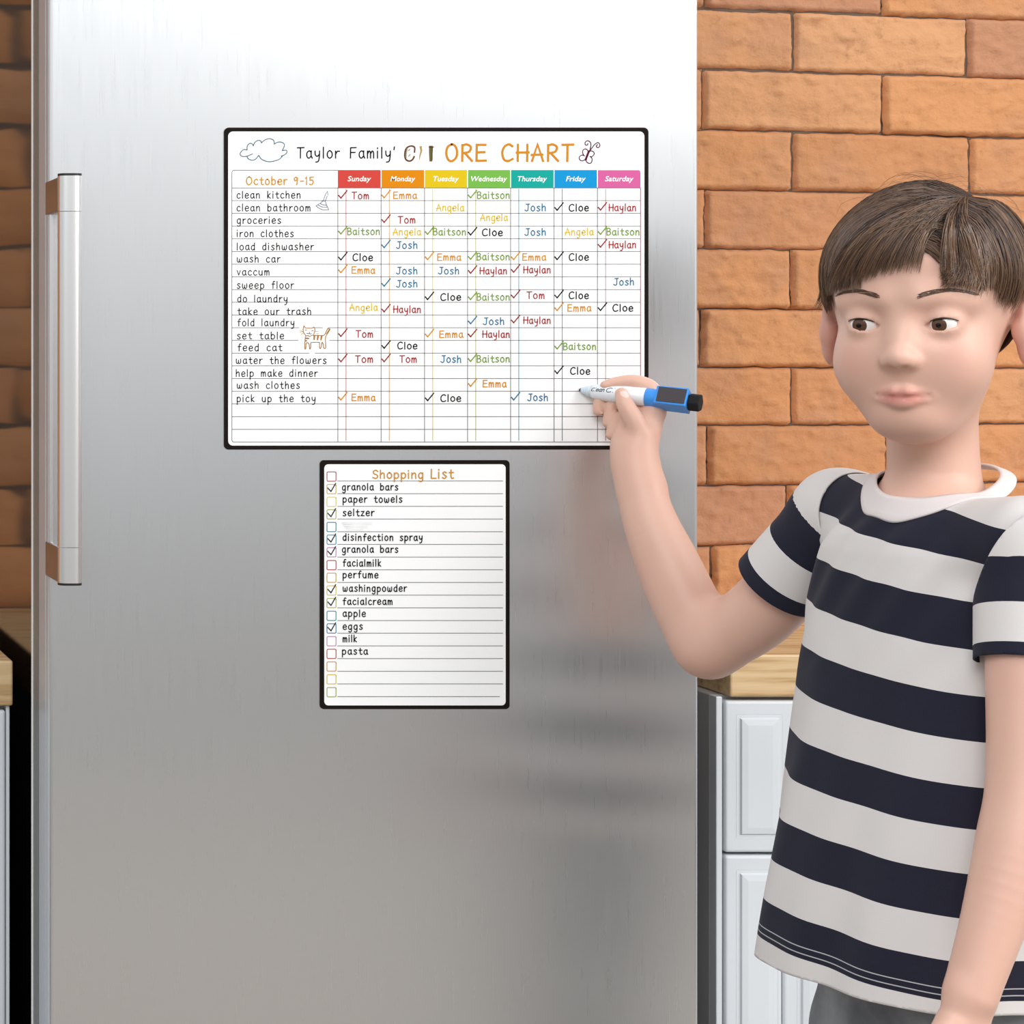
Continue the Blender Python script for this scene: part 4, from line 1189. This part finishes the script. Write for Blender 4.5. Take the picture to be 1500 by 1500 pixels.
def build_person():
    root = empty('person', (CX, CYY, 0))
    tag(root, 'child in navy and white striped tee and grey jeans writing on the chart', 'person')
    fld = build_body_field()
    lo, hi = (0.845, -0.56, 0.60), (1.20, -0.002, 1.36)
    V, F = surface_nets(fld, lo, hi, 0.0022)
    keep = V[:, 2] > 0.55
    body = np_mesh('body', V, F, M['skin'], root)
    # flush: lips and cheeks have a redder skin of their own
    q = (V - HC) @ HAX.T / HS
    lips = np.exp(-((q[:, 0] / .0180) ** 4 + ((q[:, 2] + .0622) / .0072) ** 4)) * (q[:, 1] > .07)
    fl = np.clip(lips * 0.75, 0, .8)
    for s in (-1, 1):
        fl = np.maximum(fl, 0.16 * np.exp(-(((q[:, 0] - s * .040) / .018) ** 2 + ((q[:, 2] + .032) / .016) ** 2)) * (q[:, 1] > 0))
        fl = np.maximum(fl, 0.30 * ((np.abs(q[:, 0] - s * .08) < .012) & (np.abs(q[:, 1] + .01) < .025) & (np.abs(q[:, 2] + .01) < .04)))
    a = body.data.attributes.new('flush', 'FLOAT', 'POINT'); a.data.foreach_set('value', fl.astype(np.float32))

    # eyes
    white = material('eye_white', (232, 228, 224), 0.15)
    iris = material('brown_iris', (84, 56, 38), 0.1)
    pupil = material('pupil', (8, 8, 8), 0.05)
    M['lash'] = material('dark_lashes', (44, 30, 24), 0.6)
    for s in (-1, 1):
        c = H(s * EYE[0], EYE[1], EYE[2]); R = EYE[3] * HS
        gaze = np.array(HF) * 1.0 + HX * -0.20 + HZ * -0.10; gaze /= np.linalg.norm(gaze)
        gx = np.cross(ZV, gaze); gx /= np.linalg.norm(gx); gz = np.cross(gaze, gx)
        Vv, Ff, mi = [], [], []
        nu, nv = 24, 18
        for j in range(nv + 1):
            th = math.pi * j / nv
            for i in range(nu):
                ph = 2 * math.pi * i / nu
                Vv.append(c + R * (math.cos(th) * gaze + math.sin(th) * (math.cos(ph) * gx + math.sin(ph) * gz)))
        for j in range(nv):
            for i in range(nu):
                Ff.append((j * nu + i, (j + 1) * nu + i, (j + 1) * nu + (i + 1) % nu, j * nu + (i + 1) % nu))
                mi.append(2 if j < 1 else (1 if j < 3 else 0))
        # lash line along the upper lid
        w, t = .0140, .0050
        rho = (w * w + t * t) / (2 * t); hh = rho - t
        LV, LF = [], []
        nl = 22
        for i in range(nl + 1):
            x = -w + 2 * w * i / nl
            zz = math.sqrt(max(rho * rho - x * x, 0)) - hh - .0002 + .08 * s * x
            yy = math.sqrt(max((EYE[3] + .0013) ** 2 - x * x - zz * zz, 0))
            p0 = H(s * EYE[0] + x, EYE[1] + yy, EYE[2] + zz)
            th = .0007 * (1 - .6 * abs(x) / w)
            for a in range(4):
                LV.append(p0 + HZ * th * math.cos(a * math.pi / 2) + HF * th * math.sin(a * math.pi / 2))
        for i in range(nl):
            for a in range(4):
                LF.append((i * 4 + a, i * 4 + (a + 1) % 4, i * 4 + 4 + (a + 1) % 4, i * 4 + 4 + a))
        link_mesh('eyelashes', LV, LF, M['lash'], root, True)
        o = link_mesh('eye', Vv, Ff, white, root, True)
        o.data.materials.append(iris); o.data.materials.append(pupil)
        o.data.polygons.foreach_set('material_index', mi)

    # fingernails: thumb and left hand thumb
    def nail(c, along, out, w, l):
        along = np.array(along) / np.linalg.norm(along); out = np.array(out, float); out -= along * (out @ along); out /= np.linalg.norm(out)
        sd = np.cross(along, out)
        Vv, Ff = [], []
        for j in range(9):
            for i in range(9):
                u, v = (i - 4) / 4, (j - 4) / 4
                su = u * math.sqrt(1 - 0.45 * v * v)
                Vv.append(np.array(c) + along * v * l + sd * su * w + out * (-.0020 * su * su - .0010 * v * v))
        for j in range(8):
            for i in range(8):
                Ff.append((j * 9 + i, j * 9 + i + 1, j * 9 + i + 10, j * 9 + i + 9))
        o = link_mesh('fingernail', Vv, Ff, M['nail'], root, True)
        o['label'] = 'pale pink nail'
    M['nail'] = material('nail', (242, 208, 198), 0.22)
    t0, t1 = A3(916.5, 594, -.0505), A3(910.5, 577, -.0442)
    vw = np.array((0, CAMY, CAMZ)) - t1; vw /= np.linalg.norm(vw)
    od = vw + np.array((.35, 0, .05)); od /= np.linalg.norm(od)
    pc = t1 + (t0 - t1) * .16 + od * .02
    for _ in range(20):
        pc = pc - od * max(fld.eval(pc[None])[0], 0) * .9
    nail(pc + od * .0007, t1 - t0, od, .0040, .0054)

    build_face_hair(root, fld)
    build_clothes(root)

# ---- hair and brows
def build_face_hair(root, fld):
    rnd = random.Random(11)
    er, ey, ez = .0770, .0965, .0795           # hair envelope, head units
    cy, czc = -.015, .030
    V, F, tone = [], [], []
    hc = H(0, 0, .02)
    def strand(pts, w, tn, n_side=3):
        o = len(V); k = len(pts)
        for i, p in enumerate(pts):
            a = pts[max(i - 1, 0)]; b = pts[min(i + 1, k - 1)]
            d = b - a; d /= max(np.linalg.norm(d), 1e-9)
            out = p - H(0, cy, czc); out -= d * (out @ d); out /= max(np.linalg.norm(out), 1e-9)
            sd = np.cross(d, out)
            t = i / (k - 1)
            ww = w * (0.5 + 0.5 * min(1, t * 6)) * (1 - 0.85 * max(0, (t - .55) / .45) ** 1.5)
            for q in range(n_side):
                an = 2 * math.pi * q / n_side
                V.append(p + sd * math.cos(an) * ww + out * math.sin(an) * ww * .7)
                tone.append(tn + 0.25 * (t - .4))
        for i in range(k - 1):
            for q in range(n_side):
                F.append((o + i * n_side + q, o + i * n_side + (q + 1) % n_side, o + (i + 1) * n_side + (q + 1) % n_side, o + (i + 1) * n_side + q))
    px = .036                                  # parting, towards the child's left
    def surf(x_ang, y, lift):
        """point on the envelope slice at depth y (head units) at angle from the top, positive to the child's left"""
        sc = math.sqrt(max(0.02, 1 - ((y - cy) / ey) ** 2))
        return np.array(((er * sc + lift) * math.sin(x_ang), y, czc + (ez * sc + lift) * math.cos(x_ang)))
    strands = []
    for i in range(6000):
        s = -1 if rnd.random() < .60 else 1
        y0 = rnd.uniform(-.088, .062)
        if rnd.random() < .45: y0 = rnd.uniform(.005, .071 if s < 0 else .071)
        sc0 = math.sqrt(max(0.02, 1 - ((y0 - cy) / ey) ** 2))
        a0 = math.asin(max(-.95, min(.95, px / (er * sc0))))
        clump = noise.noise(Vector((y0 * 90, s * 5, 0)))
        depth = rnd.random() ** .7
        vol = .0105 if s < 0 else .0115
        # start on the parting or further down the side
        st = rnd.random() ** 1.5 * .85 if rnd.random() < .6 else 0.0
        a_end = (1.78 if y0 < .03 else 1.62) + rnd.uniform(-.30, .10) + .16 * clump
        if s > 0: a_end = a_end - .02
        tn = .22 + .34 * clump + rnd.uniform(-.2, .2) + (.35 if rnd.random() < .09 else 0)
        pts = []
        fwd = .012 * rnd.uniform(.3, 1.2) * (1 if y0 > -.02 else -.6)
        ns = 11
        wob = rnd.uniform(-.003, .003)
        for j in range(ns):
            t = j / (ns - 1)
            tt = st + (1 - st) * t
            a = a0 + (s * a_end - a0) * tt
            lift = (vol * math.sin(min(1, tt * 4.0) * math.pi * .5) * (1 - .35 * tt) + .0008) * (.15 + .85 * depth)
            if tt > .75: lift -= (tt - .75) * .012
            y = y0 + fwd * math.sin(tt * math.pi * .6) + wob * t + clump * .006 * t
            y = min(y, .074)
            p = surf(a, y, lift)
            pts.append(H(*p))
        strands.append((pts, rnd.uniform(.00035, .00075), tn, .0010 + .0040 * depth))
    for i in range(1100):                      # side-swept fringe across the forehead
        y0 = rnd.uniform(.012, .064)
        sc0 = math.sqrt(max(0.02, 1 - ((y0 - cy) / ey) ** 2))
        a0 = math.asin(max(-.95, min(.95, px / (er * sc0))))
        S_ = surf(a0 - rnd.uniform(0, .05), y0, .002 + .006 * rnd.random())
        u_ = rnd.random()
        right = rnd.random() < .22
        xe = (.030 + .030 * u_) if right else (.016 - .080 * u_)
        ze = .046 - .016 * (u_ ** 1.5) + rnd.uniform(-.006, .007)
        ye = .082 - 8.0 * max(0, abs(xe) - .02) ** 2 - .30 * max(0, abs(xe) - .03)
        E_ = np.array((xe, ye, ze))
        C_ = np.array((xe * .55 + px * .45, .070 + .010 * rnd.random(), .098 + .006 * rnd.random()))
        pts = []
        for j in range(11):
            t = j / 10
            pts.append(H(*((1 - t) ** 2 * S_ + 2 * t * (1 - t) * C_ + t * t * E_)))
        clump = noise.noise(Vector((xe * 120, 7.0, 0)))
        strands.append((pts, rnd.uniform(.0003, .0006), .22 + .34 * clump + rnd.uniform(-.2, .2) + (.35 if rnd.random() < .09 else 0), .0012 + .0055 * rnd.random()))
    allp = np.array([p for st_ in strands for p in st_[0]])
    lifts = np.repeat([st_[3] for st_ in strands], 11)
    out = allp - H(0, -.01, .0); out /= np.linalg.norm(out, axis=1)[:, None]
    HFLD = Field(); HFLD.ops = [o for o in fld.ops if np.linalg.norm(o[1] - hc) - o[2] < .16 and o[4] == 'u'][:26]
    for _ in range(3):
        d = HFLD.eval(allp)
        allp = allp + out * np.maximum(lifts - d, 0)[:, None]
    for k_, (pts, w_, tn, _l) in enumerate(strands):
        strand(list(allp[k_ * 11:k_ * 11 + 11]), w_, tn)
    for i in range(900):                       # back of the head
        a = rnd.uniform(-1.3, 1.3); y0 = rnd.uniform(-.09, -.04)
        tn = .3 + rnd.uniform(-.15, .2)
        pts = []
        for j in range(9):
            t = j / 8
            el = .9 - t * 1.9 * rnd.uniform(.97, 1.03)
            d = np.array((math.sin(a) * math.cos(el), -math.cos(a) * math.cos(el), math.sin(el)))
            pts.append(H(d[0] * (er + .004), cy + d[1] * (ey + .004), czc + d[2] * (ez + .004)))
        strand(pts, .0006, tn)
    for i in range(26):                        # fly-away hairs at the crown
        y0 = rnd.uniform(-.05, .03); s = rnd.choice((-1, 1)); a0 = rnd.uniform(-.5, .7)
        pts = [H(*surf(a0 + s * t * .5, y0, .008 + .010 * math.sin(t * 3.0) * rnd.uniform(.9, 1.1))) for t in np.linspace(0, 1, 8)]
        strand(pts, .00016, .45)
    # scalp cap under the strands
    o = len(V); nu, nv = 64, 28
    idx = {}
    for j in range(nv + 1):
        th = (math.pi * .86) * j / nv
        for i in range(nu):
            ph = 2 * math.pi * i / nu
            d = (math.sin(th) * math.sin(ph), math.sin(th) * math.cos(ph), math.cos(th))
            limit = float(np.interp(d[1], [-1, -.15, .1, .45, 1], [-.75, -.4, .1, .78, .86]))
            p = (d[0] * (er - .0015), cy + d[1] * (ey - .002), czc + d[2] * (ez - .001))
            if d[2] >= limit:
                idx[(j, i)] = len(V); V.append(H(*p)); tone.append(.12)
    for j in range(nv):
        for i in range(nu):
            k = [(j, i), (j + 1, i), (j + 1, (i + 1) % nu), (j, (i + 1) % nu)]
            if all(q in idx for q in k):
                F.append(tuple(idx[q] for q in k))
    h = link_mesh('hair', V, F, M['hair'], root, True)
    a = h.data.attributes.new('tone', 'FLOAT', 'POINT'); a.data.foreach_set('value', np.clip(tone, 0, 1).astype(np.float32))
    for s in (-1, 1):
        V, F, tone = [], [], []
        for i in range(110):
            t = rnd.random()
            x = .014 + .036 * t
            z = .0225 + .0050 * math.sin(t * math.pi * .85) + rnd.uniform(-.0020, .0020) * (1 - .5 * t)
            b0 = np.array((s * x, .0, z)); ln = .0065
            pts = []
            for j in range(4):
                u = j / 3
                p = np.array((s * (x + ln * u * .95), .12, z + ln * u * (.35 - .75 * t)))
                # settle on the brow: march in from the front
                P = H(*p)
                for _ in range(14):
                    d = HFLD.eval(P[None])[0]
                    P = P - HF * max(d, 0) * .9
                pts.append(P + HF * .0004)
            strand(pts, .00032, .25 + rnd.uniform(-.1, .1))
        e = link_mesh('eyebrow', V, F, M['hair'], root, True)
        a = e.data.attributes.new('tone', 'FLOAT', 'POINT'); a.data.foreach_set('value', np.clip(tone, 0, 1).astype(np.float32))

# ---- clothes
def build_clothes(root):
    LT = Loft(TORSO)
    def wr(P):
        # soft folds: from the armpits across the chest, long hanging folds towards the hem
        q = P - CC
        u, w, z = q @ FV, q @ RV, P[:, 2]
        up = np.clip((z - .93) / .12, 0, 1); dn = np.clip((.98 - z) / .25, 0, 1)
        a = np.arctan2(w, u)
        return (.0016 * np.sin(w * 150 + z * 95) * up * (1 - np.clip((z - 1.075) / .02, 0, 1))
                + .0035 * np.sin(a * 5.0 + 1.2 + z * 6) * dn + .0015 * np.sin(a * 11 + z * 18) * dn)
    dR = (CUR - SHR) / np.linalg.norm(CUR - SHR); dL = (CUL - SHL) / np.linalg.norm(CUL - SHL)
    ER, EL = CUR + dR * .02, CUL + dL * .02
    NR, NL = CC + RV * .036 + ZV * 1.074, CC - RV * .035 + ZV * 1.056
    f = Field()
    tf = lambda P: LT.fn(P) - wr(P)
    f.add(tf, CC + ZV * .88, .46, .02)
    f.cone(NR, NR + (SHR - NR) * .85, .036, .0345, .014)
    f.cone(NL, NL + (SHL - NL) * .97, .037, .0380, .014)
    def sleeve_field(N, S, E, r0, r1, ra, rb):
        g = Field()
        g.cone(N, S, ra, rb, .01)
        g.cone(S, E, r0, r1, .016)
        return g
    fR, fL = sleeve_field(NR, SHR, ER, .0355, .0388, .0368, .0352), sleeve_field(NL, SHL, EL, .0400, .0362, .0377, .0388)
    RHO_R, RHO_L = .088, -.096
    def mesh_from(V, F):
        me = bpy.data.meshes.new('tmp')
        me.from_pydata(V.tolist(), [], F.tolist())
        bm = bmesh.new(); bm.from_mesh(me); bpy.data.meshes.remove(me)
        return bm
    def cut(bm, co, no, clear):
        bmesh.ops.bisect_plane(bm, geom=bm.verts[:] + bm.edges[:] + bm.faces[:], dist=1e-6, plane_co=tuple(co), plane_no=tuple(no), clear_outer=clear)
    # neckline: an ellipse round the neck on a plane that dips to the front
    NA, NB = .0440, .0450
    NCEN = CC - FV * .0045 - RV * .0055
    nz = lambda P: 1.0995 - .42 * ((P - NCEN) @ FV) + .06 * ((P - NCEN) @ RV)
    def near_neck(P, grow):
        q = P - NCEN
        return ((q @ FV) / (NA + grow)) ** 2 + ((q @ RV) / (NB + grow)) ** 2 < 1
    py_r = np.array([590, 650, 706, 766, 825, 886, 955, 1020, 1085, 1150, 1210, 1274, 1338, 1400, 1457, 1520])
    zr = CAMZ - (py_r - 500) * 1.8376 / FL
    tau = lambda z: np.interp(z, [.72, 1.05], [.04, .14])
    tb = zr + tau(zr) * .0994
    qb = np.arange(len(tb)) - 2.0             # odd pairs are navy
    def band_torso(P):
        t = P[:, 2] - tau(P[:, 2]) * ((P - CC) @ RV)
        o = np.argsort(tb)
        return np.interp(t, tb[o], qb[o])
    def band_sleeve(c, d, edges):
        def g(P):
            s = (c - P) @ d                    # metres up from the cuff
            return np.interp(s, edges, [20 - i for i in range(len(edges))])
        return g
    def cloth(name, bm, mat, band, par, thick):
        seen, comps = set(), []                       # drop stray islands
        for fc in bm.faces:
            if fc in seen: continue
            st, comp = [fc], []
            seen.add(fc)
            while st:
                c = st.pop(); comp.append(c)
                for e in c.edges:
                    for g in e.link_faces:
                        if g not in seen: seen.add(g); st.append(g)
            comps.append(comp)
        comps.sort(key=len)
        bmesh.ops.delete(bm, geom=[x for c in comps[:-1] for x in c], context='FACES')
        bmesh.ops.recalc_face_normals(bm, faces=bm.faces)
        o = link_bm(name, bm, mat, par, True)
        P = np.empty(len(o.data.vertices) * 3, np.float32); o.data.vertices.foreach_get('co', P); P = P.reshape(-1, 3).astype(float)
        a = o.data.attributes.new('band', 'FLOAT', 'POINT'); a.data.foreach_set('value', band(P).astype(np.float32))
        s = o.modifiers.new('cloth_thickness', 'SOLIDIFY'); s.thickness = thick; s.offset = -1.0
        return o
    V, F = surface_nets(f, (0.88, -0.54, 0.675), (1.215, -0.12, 1.15), 0.0035)
    bm = mesh_from(V, F)
    cut(bm, CC + ZV * .706, -ZV, True)
    bm.faces.ensure_lookup_table()
    cen = np.array([fc.calc_center_median()[:] for fc in bm.faces])
    kill = near_neck(cen, .006) & (cen[:, 2] > 1.06)
    bmesh.ops.delete(bm, geom=[fc for fc, k in zip(bm.faces, kill) if k], context='FACES')
    tee = cloth('tee_shirt', bm, M['stripe'], band_torso, root, .0016)
    NRR, NLL = RV, -RV * .885 - ZV * .466
    for g, cu, d, rho, edges, pc, pn in ((fR, CUR, dR, RHO_R, [-.02, .0140, .0455, .0830, .20], CC + RV * RHO_R, NRR), (fL, CUL, dL, RHO_L, [-.02, .0098, .0400, .0735, .20], CC + RV * RHO_L + ZV * 1.012, NLL)):
        c0 = (SHR if rho > 0 else SHL)
        Vs, Fs = surface_nets(g, c0 - np.array((.14, .11, .14)), c0 + np.array((.11, .11, .075)), 0.0030)
        bm = mesh_from(Vs, Fs)
        cut(bm, pc, -pn, True)
        cut(bm, cu, d, True)
        cloth('sleeve', bm, M['stripe'], band_sleeve(cu, d, edges), tee, .0016)
    # ribbed collar band, laid on the shirt round the neckline
    n, prof = 96, [(-.0012, .0014), (-.0016, .0034), (.001, .0046), (.005, .0042), (.010, .0038), (.0130, .0032), (.0138, .0012), (.0125, -.0008)]
    V, F = [], []
    for i in range(n):
        th = 2 * math.pi * i / n
        for w, up in prof:
            p = NCEN + FV * math.cos(th) * (NA + w * .80) + RV * math.sin(th) * (NB + w * .80)
            p[2] = nz(p) - w * .55
            base = p.copy()
            for _ in range(6):                         # ride on top of the cloth
                d = f.eval(base[None])[0]
                if d > -.0002: break
                base[2] += -d
            q = base + ZV * up * .55 + (FV * math.cos(th) + RV * math.sin(th)) * up * .45
            V.append(q)
    m = len(prof)
    for i in range(n):
        for j in range(m):
            F.append((i * m + j, ((i + 1) % n) * m + j, ((i + 1) % n) * m + (j + 1) % m, i * m + (j + 1) % m))
    Va = np.array(V).reshape(n, m, 3)
    for _ in range(6):
        Va = .5 * Va + .25 * np.roll(Va, 1, 0) + .25 * np.roll(Va, -1, 0)
    co = link_mesh('collar', Va.reshape(-1, 3), F, M['collar'], tee, True)
    bm = bmesh.new(); bm.from_mesh(co.data); bmesh.ops.recalc_face_normals(bm, faces=bm.faces); bm.to_mesh(co.data); bm.free()

    # jeans, shoes
    g = Field()
    hip = CC + ZV * .70
    LJ = Loft([(.55, .060, .090, 0), (.66, .063, .096, 0), (.75, .066, .097, 0), (.80, .02, .02, 0)])
    g.add(lambda P: np.maximum(LJ.fn(P), .60 - P[:, 2]), CC + ZV * .69, .17, .03)
    for s in (-1, 1):
        k = CC + RV * s * .052
        g.tube([k + ZV * .64, k + ZV * .38 + FV * .012, k + ZV * .10 - FV * .01], [.055, .048, .042], .012)
    Vj, Fj = surface_nets(g, (0.86, -0.53, 0.045), (1.18, -0.14, 0.76), 0.006)
    bm = mesh_from(Vj, Fj)
    cut(bm, CC + ZV * .745, ZV, True); cut(bm, CC + ZV * .075, -ZV, True)
    j = link_bm('jeans', bm, M['jeans'], root, True)
    s = j.modifiers.new('cloth_thickness', 'SOLIDIFY'); s.thickness = .002; s.offset = -1
    sh = material('white_canvas_shoe', (214, 212, 208), 0.7); so = material('shoe_sole', (236, 234, 230), 0.6)
    for sd in (-1, 1):
        c = CC + RV * sd * .052
        g = Field()
        g.chain([c - FV * .035 + ZV * .045, c + FV * .03 + ZV * .042, c + FV * .10 + ZV * .032], [.034, .034, .028], .02)
        g.cone(c - FV * .02 + ZV * .05, c - FV * .018 + ZV * .10, .034, .036, .02)
        Vs, Fs = surface_nets(g, c - np.array((.17, .17, 0)) + ZV * .0, c + np.array((.17, .17, 0)) + ZV * .15, 0.006)
        bm = mesh_from(Vs, Fs)
        cut(bm, c + ZV * .018, -ZV, True); cut(bm, c + ZV * .095, ZV, True)
        shoe = link_bm('shoe', bm, sh, root, True)
        m2 = shoe.modifiers.new('wall', 'SOLIDIFY'); m2.thickness = .003; m2.offset = -1
        pts = []
        for i in range(28):
            a = 2 * math.pi * i / 28
            x = math.cos(a); w = math.sin(a)
            pts.append(c + FV * (.033 + x * .102) + RV * (w * .037 * (1 - .12 * x)))
        n = len(pts)
        VV2 = [p + ZV * .0005 for p in pts] + [p + ZV * .021 for p in pts]
        link_mesh('sole', VV2, [tuple(range(n))[::-1], tuple(range(n, 2 * n))] + [(i, (i + 1) % n, (i + 1) % n + n, i + n) for i in range(n)], so, shoe)
build_person()
